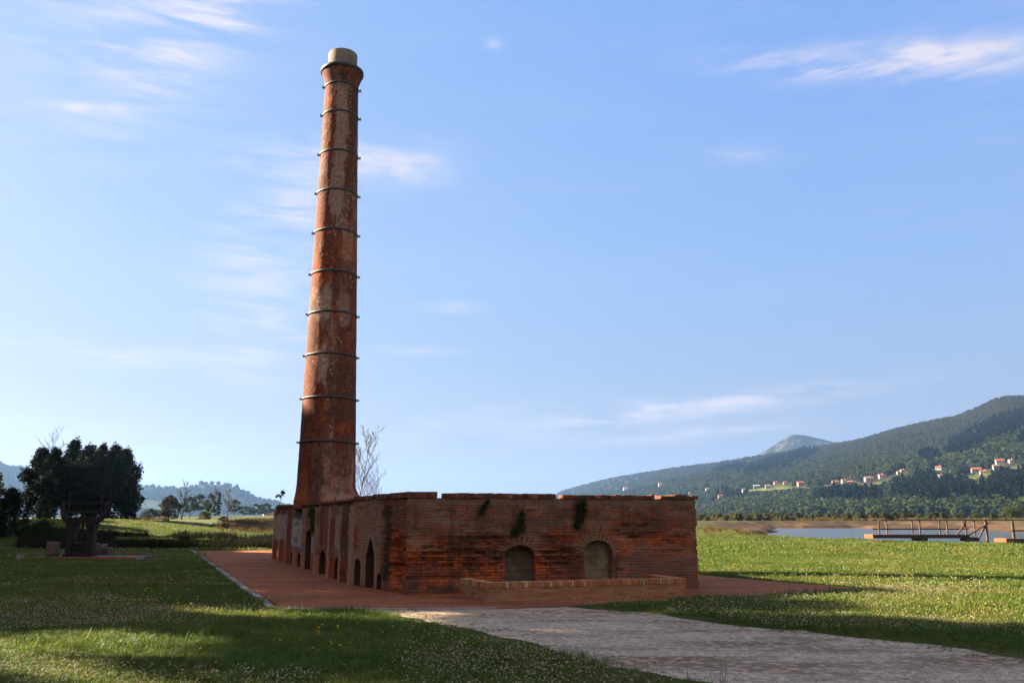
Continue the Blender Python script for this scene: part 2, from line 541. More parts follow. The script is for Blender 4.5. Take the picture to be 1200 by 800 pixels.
M['hill'] = m_hill('heath_hillside', (.017, .023, .011), (.032, .035, .016), (.046, .040, .022))
M['peak'] = m_hill('rocky_hillside', (.008, .011, .006), (.012, .015, .008), (.016, .016, .009), (.07, .06, .05))
M['far_hill'] = m_hill('wooded_ridge', (.012, .018, .010), (.018, .024, .012), (.045, .06, .018))
M['far_conifer'] = mat_leaf('hill_conifer', (.006, .012, .008), (.010, .017, .010), (.008, .015, .008), .1, inst=True, big=.01)
M['far_broad'] = mat_leaf('hill_broadleaf', (.008, .017, .008), (.046, .058, .018), (.024, .034, .013), .2, inst=True, big=.008)
M['far_scrub'] = mat_leaf('hill_scrub', (.022, .028, .013), (.042, .040, .020), (.034, .034, .016), .15, inst=True, big=.006)
M['meadow_patch'] = mat_plain('hill_meadow', (.13, .17, .045), (.10, .14, .04), .05, .95, .2, .2)

# ------------------------------------------------------------------ terrain
RIVER = [(52, 18), (40, 44), (33.5, 55), (29.5, 63), (24.5, 74), (21.8, 80), (23.5, 90), (27.5, 101), (44, 150), (60, 205), (66, 222), (90, 222),
         (97, 185), (92, 150), (80, 128), (95, 112), (140, 90), (260, 60), (260, 18)]


def ground_z(x, y):
    x, y = np.asarray(x, float), np.asarray(y, float)
    z = np.zeros(np.broadcast(x, y).shape)
    z = z + 1.15 * sstep(y, 58, 98) * sstep(-x, 24, 46) + .35 * sstep(y, 52, 75) * sstep(-x, 30, 48)
    z = z - .45 * sstep(y, 46, 52) * (1 - sstep(y, 60, 74)) * sstep(-x, 8, 16)
    rough = sstep(y, 40, 60) + sstep(-x, 20, 40)
    z = z + .18 * (fbm(x * .25, y * .25, 5) - .5) * np.clip(rough, 0, 1)
    z = z + .45 * gauss(x, y, 29, 79, 4.5, 5) + .55 * gauss(x, y, 19.5, 84, 4, 9)
    far = sstep(y, 225, 262)
    z = z + 1.15 * far * (1 - sstep(-x, 60, 140)) + .5 * far * sstep(-x, 60, 140)
    sd = poly_sd(x, y, RIVER)
    edge = sd + (2.2 + 5 * sstep(y, 120, 170)) * (fbm(x * .3, y * .3, 9) - .5)
    near = (1 - sstep(y, 100, 135))
    zin = -1.3 + 0 * z
    wid = 1.2 * near + (1 - near) * np.where(x - .45 * y > 0, 14, 5)
    k = sstep(-edge, -wid * .35, wid * .65)
    bankz = np.where(y > 105, np.maximum(z, .15 + 1.05 * sstep(edge, 2, 9)), z)
    bankz = np.where((sd < 60), bankz, z)
    return bankz * (1 - k) + zin * k


def axis(parts):
    out = []
    for a, b, d in parts:
        out += list(np.arange(a, b, d))
    return np.array(out)


xs = axis([(-9000, -2000, 700), (-2000, -400, 200), (-400, -120, 20), (-120, -60, 4), (-60, 14, 1.5), (14, 60, .6), (60, 130, 1.1), (130, 300, 10), (300, 2000, 150), (2000, 9001, 700)])
ys = axis([(-300, -20, 20), (-20, 40, 2), (40, 100, .8), (100, 130, 2), (130, 196, 3), (196, 262, 1.3), (262, 280, 3), (280, 500, 15), (500, 2000, 100), (2000, 9001, 700)])
X, Y = np.meshgrid(xs, ys)
Z = ground_z(X, Y)
nx, ny = len(xs), len(ys)
V = np.stack([X.ravel(), Y.ravel(), Z.ravel()], 1)
i0 = (np.arange(ny - 1)[:, None] * nx + np.arange(nx - 1)[None]).ravel()
F = np.stack([i0, i0 + 1, i0 + nx + 1, i0 + nx], 1)
me = mesh_from('ground', V, F, M['ground'], True)
x, y, z = V.T
C = np.tile(np.array([.045, .060, .016]), (len(V), 1))


def lay(mask, col):
    global C
    mask = np.clip(mask, 0, 1)[:, None]
    C = C * (1 - mask) + np.array(col) * mask


lay(sstep(fbm(x * .11, y * .11, 3), .5, .68) * (y < 110), (.07, .07, .024))
lay(sstep(y, 88, 110) * sstep(-x, 5, 20), (.07, .078, .022))
lay(sstep(fbm(x * .02, y * .05, 31), .46, .56) * sstep(y, 95, 125), (.10, .075, .035))
lay(sstep(fbm(x * .012, y * .03, 37), .52, .6) * sstep(y, 110, 160), (.05, .065, .018))
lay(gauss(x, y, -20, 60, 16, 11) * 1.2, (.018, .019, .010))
lay(sstep(y, 225, 250) * (x > 20), (.07, .062, .024))
sd = poly_sd(x, y, RIVER)
lay((1 - sstep(z, -.35, .02)) * (sd < 8), (.06, .04, .025))
lay(sstep(y, 105, 150) * (sd < 14) * (1 - sstep(z, .9, 1.1)), (.075, .042, .022))
lay(sstep(y, 105, 150) * (sd < 40) * sstep(z, .7, 1.0) * .8, (.05, .046, .018))
lay(sstep(y, 105, 150) * (sd < 30) * sstep(fbm(x * .35, y * .06, 58), .48, .58) * .8, (.024, .017, .010))
lay(sstep(y, 105, 150) * (sd < 30) * sstep(fbm(x * .12, y * .12, 53), .5, .62) * .7, (.035, .03, .014))
lay(np.exp(-((y - 49.5 - .05 * x - .5 * np.sin(x * .5)) / .7) ** 2) * (x > 6) * (x < 30), (.014, .030, .006))
lay(gauss(x, y, 20.5, 90, 5, 14) * sstep(fbm(x * .4, y * .4, 8), .42, .6), (.09, .06, .03))
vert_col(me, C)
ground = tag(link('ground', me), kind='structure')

wm = MB()
wm.add([(15, 10, -.6), (300, 10, -.6), (300, 260, -.6), (15, 260, -.6)], [(0, 1, 2, 3)])
tag(wm.build('water', M['water']), kind='structure')

# gravel apron and path: thin sheets above the ground
def sheet(name, P, z, mat, wob=0.0, step=.25, seed=1):
    out = []
    n = len(P)
    for i in range(n):
        a, b = Vector(P[i]), Vector(P[(i + 1) % n])
        k = max(1, int((b - a).length / step))
        for j in range(k):
            p = a.lerp(b, j / k)
            d = (b - a).normalized()
            off = wob * 2 * (float(fbm(p.x * 1.3 + seed, p.y * 1.3, seed)) - .5)
            out.append((p.x - d.y * off, p.y + d.x * off, z))
    bm = bmesh.new()
    f = bm.faces.new([bm.verts.new(p) for p in out])
    bmesh.ops.triangulate(bm, faces=[f])
    m = MB()
    m.bm(bm)
    o = m.build(name, mat)
    for p in o.data.polygons:
        if p.normal.z < 0:
            p.flip()
    return tag(o, kind='structure')


APRON = [(-16.52, 45.45), (-4.29, 16.08), (0.0, 16.2), (1.63, 16.95), (3.44, 17.85), (8.3, 20.75), (5.6, 25.4), (-3.5, 43.0), (-6, 46.2)]
PATH = [(-2.9, 16.3), (-2.0, 15.2), (-0.77, 13.48), (.22, 11.69), (.98, 10.33), (1.96, 9.03), (3.0, 7.2), (4.2, 5.0), (5, 1), (9.5, 1), (9.5, 6.2),
        (8.0, 9.0), (6.05, 10.64), (5.62, 11.17), (5.11, 11.92), (4.27, 12.79), (3.35, 14.01), (2.38, 15.4), (1.4, 16.25), (1.0, 16.8)]
sheet('path', PATH, .004, M['path'], .35, seed=3)
sheet('gravel_apron', APRON, .012, M['apron'], .10, seed=7)

# kerb stones
random.seed(4)
kb = MB()
a, b = Vector((-16.6, 45.5)), Vector((-4.32, 16.02))
d = (b - a).normalized()
L = (b - a).length
u = 0
while u < L:
    l = random.uniform(.6, .95)
    p = a + d * u
    q = a + d * min(u + l - .02, L)
    h = random.uniform(.055, .075)
    j = random.uniform(-.015, .015)
    ang = math.atan2(d.y, d.x)
    Mx = Matrix.Translation((p.x + j, p.y, 0)) @ Matrix.Rotation(ang, 4, 'Z')
    kb.box((0, -.07, -.05), ((q - p).length, .07, h), .012, Mx)
    u += l
u = 0
a, b = Vector((-4.25, 15.98)), Vector((-.3, 16.12))
d = (b - a).normalized()
while u < (b - a).length:
    p = a + d * u
    Mx = Matrix.Translation((p.x, p.y, 0)) @ Matrix.Rotation(math.atan2(d.y, d.x), 4, 'Z')
    kb.box((0, -.05, -.05), (.78, .05, random.uniform(.03, .045)), .01, Mx)
    u += .8
tag(kb.build('kerb', M['stone']), kind='structure')

# ------------------------------------------------------------------ hills
def interp_px(tab, q):
    t = np.array(tab, float)
    return np.interp(q, t[:, 0], t[:, 1])


def bearing_dir(px):
    """bearing table to ground direction (x per unit of depth)"""
    return (np.asarray(px, float) - 600) / 1000 / .979


def loft_hill(name, mat, ridge, depth, foot, rng, power=1.3, seed=0, rough=1.0, ns=90, nt=260, back=.7):
    """ridge: (bearing, rise in thousandths of depth); depth/foot: distance of ridge and foot by bearing"""
    q = np.linspace(rng[0], rng[1], nt)
    yr, yf = interp_px(depth, q), interp_px(foot, q)
    zr = interp_px(ridge, q)
    k = np.ones(5) / 5
    zr = np.convolve(np.pad(zr, 2, 'edge'), k, 'valid') * yr / 1000 * 1.0 + 1.6
    s = np.concatenate([np.linspace(0, 1, ns), 1 + np.linspace(.03, back, 25)])
    T, S = np.meshgrid(np.arange(nt), s)
    yy = yf[T] + (yr - yf)[T] * S
    dx = bearing_dir(q)[T]
    xx = dx * yy
    prof = np.where(S <= 1, np.power(np.clip(S, 0, 1), power), np.maximum(0, 1 - ((S - 1) / back) ** 1.3))
    prof = np.where(S > .9, prof - .5 * (np.clip(S, .9, 1.1) - .9) ** 2 * 0, prof)
    zz = zr[T] * prof
    amp = np.clip(np.sin(np.clip(S, 0, 1) * math.pi), 0, 1)
    zz = zz + rough * amp * (.16 * zr[T]) * (fbm(xx * .0022, yy * .0022, seed, 5) - .5) * 2 + rough * amp * 5 * (fbm(xx * .02, yy * .02, seed + 3, 4) - .5)
    zz = zz + rough * 3.0 * np.clip(S * 2, 0, 1) * (fbm(xx * .05, yy * .05, seed + 8, 3) - .5)
    n1, n2 = S.shape
    V = np.stack([xx.ravel(), yy.ravel(), np.maximum(zz, -2).ravel()], 1)
    i = (np.arange(n1 - 1)[:, None] * n2 + np.arange(n2 - 1)[None]).ravel()
    F = np.stack([i, i + 1, i + n2 + 1, i + n2], 1)
    me = mesh_from(name, V, F, mat, True)
    o = tag(link(name, me), kind='structure')
    return o, V.reshape(n1, n2, 3), S, q


def rise(l):
    return [(a, 608 - b) for a, b in l]


HR = rise([(560, 603), (640, 588), (652, 577.5), (690, 567), (720, 560), (790, 549), (840, 543), (880, 536), (925, 529), (960, 524), (1000, 517), (1040, 505),
           (1080, 496), (1110, 491), (1140, 479), (1160, 469.5), (1175, 466.5), (1190, 467), (1205, 470), (1260, 480), (1330, 490), (1420, 505), (1600, 540)])
hill, HV, HS, HQ = loft_hill('hill', M['hill'], HR, [(560, 4600), (652, 4300), (800, 3200), (1000, 2400), (1200, 1900), (1600, 1700)],
                             [(560, 2200), (700, 1500), (850, 800), (1000, 620), (1200, 560), (1600, 560)], (560, 1600), 1.3, 11)
PK = rise([(780, 600), (830, 560), (872, 538), (886, 532), (899, 524), (908, 518), (915, 514), (922, 511.3), (930, 511.5), (937, 512.5), (948, 515), (958, 517.5), (975, 521), (1000, 526), (1050, 535), (1150, 560), (1200, 600)])
peak, PV, _, _ = loft_hill('rocky_peak', M['peak'], PK, [(700, 4300), (1200, 4300)], [(700, 3000), (1200, 3000)], (780, 1200), 1.5, 23, 1.3)
HL = rise([(-400, 520), (-150, 526), (-60, 531), (0, 540), (20, 544), (60, 556), (110, 566), (160, 570.5), (175, 572), (186, 574), (196, 571.5), (206, 572), (214, 571.5), (222, 573.5), (235, 573.5), (243, 570),
           (247, 566.8), (255, 566.8), (259, 570), (272, 569), (283, 571), (293, 575), (305, 580.5), (320, 586), (345, 592), (390, 600), (420, 604)])
lhill, LV, _, _ = loft_hill('wooded_ridge', M['far_hill'], HL, [(-400, 2200), (160, 2900), (420, 3000)], [(-400, 1500), (160, 2000), (420, 2200)], (-400, 420), 1.2, 41, .6)


def bvh_of(o):
    me = o.data
    return BVHTree.FromPolygons([v.co.copy() for v in me.vertices], [tuple(p.vertices) for p in me.polygons])


HB = bvh_of(hill)
MEAD = [(905, 576, 44, 4.5), (1075, 566, 30, 7), (1185, 553, 30, 6), (985, 579, 26, 3.5), (1020, 570, 16, 4), (1130, 573, 22, 4), (1060, 578, 14, 3), (1192, 522, 14, 9), (1110, 562, 20, 4), (1000, 578, 12, 3), (870, 578, 16, 3), (1150, 557, 30, 3), (960, 572, 18, 3), (1040, 566, 20, 3.5)]


def mead(px, el):
    m = np.zeros(px.shape)
    for cx, cy, rx, ry in MEAD:
        m = np.maximum(m, np.exp(-((px - cx) / rx) ** 2 - ((el - cy) / ry) ** 2))
    return m


hv = HV.reshape(-1, 3)
mk = sstep(mead(600 + hv[:, 0] / hv[:, 1] * 979, 608 - (hv[:, 2] - 1.6) / hv[:, 1] * 1000), .35, .6)
a_ = hill.data.attributes.new('mead', 'FLOAT', 'POINT')
a_.data.foreach_set('value', mk.astype(np.float32))


def hill_z(x, y):
    h = HB.ray_cast(Vector((x, y, 900)), Vector((0, 0, -1)))
    return h[0].z if h[0] else 0.0


# ------------------------------------------------------------------ scatter for uncountable ground cover
def scatter(name, P, sc, protos, idx, mat, tilt=.15, rz=None, zs=None, seed=0):
    rng = np.random.default_rng(seed)
    P = np.asarray(P, float)
    n = len(P)
    me = bpy.data.meshes.new(name)
    me.from_pydata(P.tolist(), [], [])
    S = np.stack([sc, sc, sc * (zs if zs is not None else 1)], 1).astype(np.float32)
    a = me.attributes.new('sc', 'FLOAT_VECTOR', 'POINT')
    a.data.foreach_set('vector', S.ravel())
    E = np.stack([rng.normal(0, tilt, n), rng.normal(0, tilt, n), rng.uniform(0, 6.283, n) if rz is None else rz], 1).astype(np.float32)
    a = me.attributes.new('ro', 'FLOAT_VECTOR', 'POINT')
    a.data.foreach_set('vector', E.ravel())
    a = me.attributes.new('ti', 'INT', 'POINT')
    a.data.foreach_set('value', np.asarray(idx, np.int32))
    o = tag(link(name, me), kind='stuff')
    g = bpy.data.node_groups.new(name + '_nodes', 'GeometryNodeTree')
    g.interface.new_socket('Geometry', in_out='INPUT', socket_type='NodeSocketGeometry')
    g.interface.new_socket('Geometry', in_out='OUTPUT', socket_type='NodeSocketGeometry')
    N, Lk = g.nodes, g.links
    gi, go = N.new('NodeGroupInput'), N.new('NodeGroupOutput')
    jn = N.new('GeometryNodeJoinGeometry')

    def attr(nm, typ):
        x = N.new('GeometryNodeInputNamedAttribute')
        x.data_type = typ
        x.inputs[0].default_value = nm
        return [s for s in x.outputs if s.enabled][0]
    sa, ra, ta = attr('sc', 'FLOAT_VECTOR'), attr('ro', 'FLOAT_VECTOR'), attr('ti', 'INT')
    er = N.new('FunctionNodeEulerToRotation')
    Lk.new(ra, er.inputs[0])
    for k, me2 in enumerate(protos):
        po = bpy.data.objects.new(me2.name, me2)       # source shape, not in the scene
        oi = N.new('GeometryNodeObjectInfo')
        oi.inputs['Object'].default_value = po
        oi.inputs['As Instance'].default_value = True
        cp = N.new('FunctionNodeCompare')
        cp.data_type = 'INT'
        cp.operation = 'EQUAL'
        ci = [s for s in cp.inputs if s.enabled]
        Lk.new(ta, ci[0])
        ci[1].default_value = k
        ip = N.new('GeometryNodeInstanceOnPoints')
        Lk.new(gi.outputs[0], ip.inputs['Points'])
        Lk.new(cp.outputs[0], ip.inputs['Selection'])
        Lk.new(oi.outputs['Geometry'], ip.inputs['Instance'])
        Lk.new(er.outputs[0], ip.inputs['Rotation'])
        Lk.new(sa, ip.inputs['Scale'])
        Lk.new(ip.outputs[0], jn.inputs[0])
    Lk.new(jn.outputs[0], go.inputs[0])
    md = o.modifiers.new('scatter', 'NODES')
    md.node_group = g
    me.materials.append(mat)
    return o


def tuft(name, mat, n, h, spread, wid, bend, seed):
    rng = np.random.default_rng(seed)
    V, F = [], []
    for i in range(n):
        a, r = rng.uniform(0, 6.283), spread * math.sqrt(rng.uniform())
        bx, by = r * math.cos(a), r * math.sin(a)
        hh = h * rng.uniform(.45, 1.1)
        t = rng.uniform(0, 6.283)
        dx, dy = math.cos(t), math.sin(t)
        lean = bend * hh * rng.uniform(.2, 1.1)
        wx, wy = -dy * wid / 2, dx * wid / 2
        k = len(V)
        for (f, z, ww) in ((0, 0, 1), (.35, .6, .85), (1, 1, .12)):
            cx, cy = bx + dx * lean * f, by + dy * lean * f
            V += [(cx - wx * ww, cy - wy * ww, hh * z * (1 - .12 * f)), (cx + wx * ww, cy + wy * ww, hh * z * (1 - .12 * f))]
        F += [(k, k + 1, k + 3, k + 2), (k + 2, k + 3, k + 5, k + 4)]
    return mesh_from(name, V, F, mat)


def blob(name, mat, kind, seed):
    """small far-off tree: leaf clumps round a conical or rounded volume, unit height"""
    rng = np.random.default_rng(seed)
    V, F = [], []
    n = 300
    for i in range(n):
        if kind == 'cone':
            z = 1 - rng.uniform(0, 1) ** .6 * .92
            r = (1.02 - z) * .30 * rng.uniform(.6, 1.05)
            a = rng.uniform(0, 6.283)
            p = Vector((r * math.cos(a), r * math.sin(a), z))
            sz = .05 + .045 * (1 - z)
        else:
            d = Vector(rng.normal(0, 1, 3)).normalized() * rng.uniform(.65, 1.02) ** .6
            lob = 1 + .22 * math.sin(d.x * 5 + seed) * math.cos(d.y * 4 + seed * 2)
            p = Vector((d.x * .46 * lob, d.y * .46 * lob, .54 + d.z * .44 * lob))
            sz = .085
        nrm = (Vector((p.x, p.y, (p.z - .5) * .8 + .15)).normalized() + Vector(rng.normal(0, .45, 3))).normalized()
        a = nrm.cross(Vector((0.3, .2, .9))).normalized()
        b = nrm.cross(a)
        s = sz * rng.uniform(.7, 1.3)
        k = len(V)
        V += [p - a * s - b * s * .6, p + a * s * .7 - b * s, p + a * s + b * s * .7, p - a * s * .6 + b * s]
        F.append((k, k + 1, k + 2, k + 3))
    return mesh_from(name, V, F, mat)


# ------------------------------------------------------------------ brickwork
COURSE, BL = .066, .235
FRONT_A, FRONT_B = Vector((-2.30, 19.09)), Vector((4.40, 20.69))
STEP, FAR_L = Vector((-3.94, 21.73)), Vector((-9.74, 35.85))
FAR_R = FAR_L + (FRONT_B - FRONT_A).normalized() * 6.95
MAUVE, RED, ORANGE, SOOT, LIME = np.array([.140, .066, .044]), np.array([.21, .054, .026]), np.array([.38, .090, .022]), np.array([.026, .020, .018]), np.array([.27, .23, .20])


def near_open(u, z, opens):
    m = np.zeros(u.shape)
    for (a, b, zs, rs, pt) in opens:
        m = np.maximum(m, arch(u, z, a - .14, b + .14, zs + .16, rs, pt))
    return m


def brick_panel(P, Q, z0, z1, du, shape, paint, seed, edge=(0, 0), calm=None):
    """one face of brickwork from P to Q: real courses, joints and worn bricks.
    shape(u,z)->extra inward depth; paint(u,z,C,rnd,joint)->colours"""
    d = Q - P
    L = d.length
    d = d / L
    nrm = Vector((d.y, -d.x))
    us = np.linspace(0, L, int(L / du) + 1)
    zs = []
    k = 0
    while z0 + k * COURSE < z1 - 1e-4:
        b = z0 + k * COURSE
        for o in (0, .011, .015, .030, .046, .061):
            if b + o < z1 - .002:
                zs.append(b + o)
        k += 1
    zs.append(z1)
    zs = np.array(zs)
    U, Zg = np.meshgrid(us, zs)
    course = np.floor((Zg - z0 + .002) / COURSE)
    inc = (Zg - z0 + .002) - course * COURSE
    joint = (inc < .0135).astype(float)
    off = (course % 2) * BL / 2 + (_hash(course, course * 0 + 3, seed) - .5) * .04
    bi = np.floor((U + off) / BL)
    rnd = _hash(bi, course, seed + 5)
    rnd2 = _hash(bi, course, seed + 9)
    inu = (U + off) - bi * BL
    joint = np.maximum(joint, (inu < .012).astype(float))
    dep = shape(U, Zg, rnd, rnd2, course)
    cm = 1 - .85 * calm(U, Zg) if calm else 1.0
    dep = dep + cm * (joint * .011 + (rnd - .5) * .010 + .022 * (fbm(U * 3, Zg * 5, seed + 21) - .5))
    if edge[1]:
        k = sstep(U, L - .22, L)
        Uo = U - k * edge[1] * (_hash(course, course * 0 + 1, seed + 31) * .9 + .3 * (np.abs(joint) > .5))
    else:
        Uo = U
    if edge[0]:
        k = 1 - sstep(U, 0, .22)
        Uo = Uo + k * edge[0] * (_hash(course, course * 0 + 2, seed + 33))
    Xg = P.x + d.x * Uo - nrm.x * dep
    Yg = P.y + d.y * Uo - nrm.y * dep
    V = np.stack([Xg.ravel(), Yg.ravel(), Zg.ravel()], 1)
    n2 = len(us)
    i = (np.arange(len(zs) - 1)[:, None] * n2 + np.arange(n2 - 1)[None]).ravel()
    F = np.stack([i, i + 1, i + n2 + 1, i + n2], 1)
    uc, zc = (U[:-1, :-1] + U[1:, 1:]) / 2, (Zg[:-1, :-1] + Zg[1:, 1:]) / 2
    course = np.floor((zc - z0) / COURSE)
    inc = (zc - z0) - course * COURSE
    off = (course % 2) * BL / 2 + (_hash(course, course * 0 + 3, seed) - .5) * .04
    bi = np.floor((uc + off) / BL)
    rnd, rnd2 = _hash(bi, course, seed + 5), _hash(bi, course, seed + 9)
    jc = np.maximum((inc < .012), ((uc + off) - bi * BL < .012)).astype(float)
    C = paint(uc, zc, rnd, rnd2, jc)
    return V, F, C.reshape(-1, 3)


def brick_obj(name, panels, mat, parent, smooth=False):
    Vs, Fs, Cs, b = [], [], [], 0
    for V, F, C in panels:
        Vs.append(V)
        Fs.append(F + b)
        Cs.append(C)
        b += len(V)
    me = mesh_from(name, np.concatenate(Vs), np.concatenate(Fs), mat, smooth)
    face_col(me, np.concatenate(Cs))
    return link(name, me, parent)


def mixc(C, m, col):
    m = np.clip(m, 0, 1)[..., None]
    return C * (1 - m) + np.asarray(col) * m


def arch(u, z, u0, u1, zs, rise_, pointed=False):
    """1 inside an opening with its springing at zs"""
    c, h = (u0 + u1) / 2, (u1 - u0) / 2
    t = np.clip(np.abs(u - c) / h, 0, 1)
    top = zs + rise_ * ((1 - t ** 1.3) if pointed else np.sqrt(1 - t * t))
    return ((np.abs(u - c) < h) & (z < top)).astype(float)


def front_damage(u, z, rnd):
    g = 1.15 * gauss(u, z, .9, .75, .95, .42) + 1.1 * gauss(u, z, 1.85, .85, .5, .40) + 1.1 * gauss(u, z, 3.45, .75, .55, .48) + .55 * gauss(u, z, 5.5, 1.45, .8, .28) + .6 * gauss(u, z, 6.3, 1.0, .6, .3) + .5 * gauss(u, z, 5.2, 1.2, .6, .2)
    return np.clip(g * (.55 + .9 * fbm(u * 2.2, z * 5, 61)) + .25 * (fbm(u * 1.3, z * 3, 63) - .42), 0, 1)


NICHES = [(2.23, 2.89, .80, .22), (4.07, 4.72, .86, .26)]


def front_shape(u, z, rnd, rnd2, course):
    dm = front_damage(u, z, rnd)
    dep = dm * (.012 + .10 * rnd2 ** 1.5 + .10 * (_hash(course, course * 0, 71) ** 3))
    dep = dep + .10 * np.clip(dm - .45, 0, 1) + .05 * gauss(u, z, .8, .34, .9, .05)
    for k, (u0, u1, zs, rs) in enumerate(NICHES):
        dep = np.where(arch(u, z, u0, u1, zs, rs) > 0, .42, dep)
    return dep


def ring_mask(u, z, u0, u1, zs, rs, wd):
    c, h = (u0 + u1) / 2, (u1 - u0) / 2
    e1 = np.sqrt(((u - c) / h) ** 2 + ((z - zs) / rs) ** 2)
    e2 = np.sqrt(((u - c) / (h + wd)) ** 2 + ((z - zs) / (rs + wd)) ** 2)
    ang = np.arctan2((z - zs) / rs, (u - c) / h)
    return ((e1 >= 1) & (e2 < 1) & (z > zs)).astype(float), ang


def front_paint(u, z, rnd, rnd2, jc):
    dm = front_damage(u, z, rnd)
    C = mixc(np.zeros(u.shape + (3,)) + MAUVE, sstep(rnd, .35, .75) * .8, RED)
    C = mixc(C, sstep(fbm(u * 1.8, z * 4, 81), .5, .64) * .65, np.array([.21, .150, .122]))
    C = mixc(C, sstep(dm, .10, .38) * (.55 + .45 * rnd2), ORANGE * .85)
    C = mixc(C, sstep(dm, .3, .7) * (rnd > .62), RED * .7)
    C = mixc(C, (rnd2 > .90) * .7, ORANGE)
    C = mixc(C, (rnd2 < .10) * .75, np.array([.06, .04, .036]))
    C = mixc(C, jc * .8 * (1 - sstep(dm, .2, .6)), np.array([.10, .078, .068]))
    C = mixc(C, jc * .8 * sstep(dm, .2, .6), np.array([.07, .03, .02]))
    C = mixc(C, jc * sstep(fbm(u * 3, z * 6, 83), .46, .58) * sstep(z, .7, 1.2), LIME * .95)
    C = mixc(C, sstep(fbm(u * 2.6, z * 7, 86, 5), .56, .66) * sstep(z, .6, 1.3) * .6, np.array([.25, .19, .15]))
    C = mixc(C, sstep(fbm(u * 5, z * 1.2, 87, 4), .56, .68) * .55, np.array([.055, .034, .026]))
    C = mixc(C, sstep(fbm(u * 1.1, z * 2.2, 89, 5), .54, .66) * .5, np.array([.075, .042, .032]))
    C = mixc(C, sstep(z, 1.0, 1.5) * .35, np.array([.115, .078, .066]))
    C = mixc(C, sstep(z, 1.86, 1.98) * .5, np.array([.16, .125, .115]))
    C = mixc(C, gauss(u, z, 3.95, 1.75, .13, .35) * 1.3, SOOT)
    C = mixc(C, gauss(u - (z - 1.85) * .55, z, 1.7, 1.85, .06, .2) * 1.2, SOOT)
    C = mixc(C, (1 - sstep(z, 0, .16)) * .5, np.array([.12, .05, .035]))
    C = mixc(C, sstep(u, 4.9, 5.3) * (1 - sstep(z, .85, 1.1)) * .55, np.array([.17, .105, .092]))
    for (u0, u1, zs, rs) in NICHES:
        m, ang = ring_mask(u, z, u0, u1, zs, rs, .20)
        C = mixc(C, m * .9, np.array([.19, .125, .095]))
        C = mixc(C, m * ((np.floor(ang * 9) % 2) > .5) * .7, np.array([.10, .05, .036]))
    return C


L_SIDE = (STEP - FAR_L).length
L_S0 = (FRONT_A - STEP).length
SIDE_OPEN = [(1.55, 2.45, .30, .28, False), (3.85, 4.75, .42, .28, False), (6.45, 7.45, 1.0, .26, False), (8.4, 9.0, .30, .15, False), (10.0, 10.7, .3, .15, False)]
PILASTERS = [(.0, .30), (1.2, 1.45), (2.75, 3.1), (5.0, 5.3), (7.55, 7.75), (9.35, 9.6), (11.2, 11.5), (13.1, 13.35), (14.9, 15.27)]


def side_shape(u_, z, rnd, rnd2, course):
    u = L_SIDE - u_
    dep = .035 + .02 * rnd2 ** 2 * (1 - near_open(u, z, SIDE_OPEN))
    for a, b in PILASTERS:
        dep = np.where((u > a) & (u < b) & (z < 1.95), dep - .11, dep)
    for (a, b, zs, rs, pt) in SIDE_OPEN:
        dep = np.where(arch(u, z, a, b, zs, rs, pt) > 0, .45, dep)
    return dep


def blot(u, z, u0, u1, z0, z1, seed, soft=.12):
    e = .5 * (fbm(u * 2, z * 4, seed) - .5)
    return sstep(u + e, u0 - soft, u0 + soft) * (1 - sstep(u + e, u1 - soft, u1 + soft)) * sstep(z + e * .3, z0 - .04, z0 + .04) * (1 - sstep(z + e * .3, z1 - .04, z1 + .04))


def side_paint(u_, z, rnd, rnd2, jc):
    u = L_SIDE - u_
    C = mixc(np.zeros(u.shape + (3,)) + MAUVE * 1.25, sstep(rnd, .4, .8) * .7, RED * 1.1)
    C = mixc(C, sstep(fbm(u * 1.2, z * 3, 91), .5, .64) * .6, np.array([.20, .15, .13]))
    C = mixc(C, (1 - sstep(z, .35, .75)) * (.4 + .5 * rnd2), ORANGE * .75)
    C = mixc(C, jc * .5, np.array([.10, .08, .07]))
    for a, b in PILASTERS:
        C = mixc(C, ((u > a) & (u < b)) * .65, np.array([.36, .25, .20]))
    C = mixc(C, blot(u, z, .35, 1.2, 0, 2.0, 92) * .6, np.array([.03, .032, .03]))
    C = mixc(C, blot(u, z, 5.3, 6.5, .9, 2.0, 93) * .5, np.array([.028, .028, .02]))
    C = mixc(C, blot(u, z, 4.3, 5.0, .5, 1.9, 94) * .45, np.array([.035, .034, .032]))
    # paint left by graffiti: pale panels, blue outline, red blots
    C = mixc(C, blot(u, z, 11.9, 15.0, .82, 1.80, 95) * .7, np.array([.38, .35, .36]))
    C = mixc(C, blot(u, z, 7.6, 11.0, .55, 1.85, 96) * .6, np.array([.10, .11, .17]))
    C = mixc(C, blot(u, z, 7.9, 10.6, .66, 1.62, 97) * .8, np.array([.42, .40, .42]))
    for cu in (8.7, 9.6, 12.7, 13.9):
        C = mixc(C, blot(u + .3 * np.sin(z * 9), z, cu - .12, cu + .12, .8, 1.6, 98, .06) * .7, np.array([.09, .09, .15]))
    C = mixc(C, blot(u, z, 1.9, 2.55, .8, 1.7, 99) * .7, np.array([.32, .28, .27]))
    C = mixc(C, blot(u, z, 6.0, 6.4, .6, 1.1, 88) * .6, np.array([.35, .36, .40]))
    C = mixc(C, blot(u, z, 3.25, 3.95, .9, 1.45, 100) * .85, np.array([.26, .02, .03]))
    C = mixc(C, blot(u, z, 1.4, 1.75, 1.0, 1.45, 101) * .8, np.array([.24, .02, .03]))
    C = mixc(C, blot(u, z, 6.9, 7.4, .6, 1.0, 102) * .7, np.array([.25, .03, .03]))
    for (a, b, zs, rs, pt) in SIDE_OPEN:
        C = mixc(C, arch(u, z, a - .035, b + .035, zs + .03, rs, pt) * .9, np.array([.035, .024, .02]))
    return C


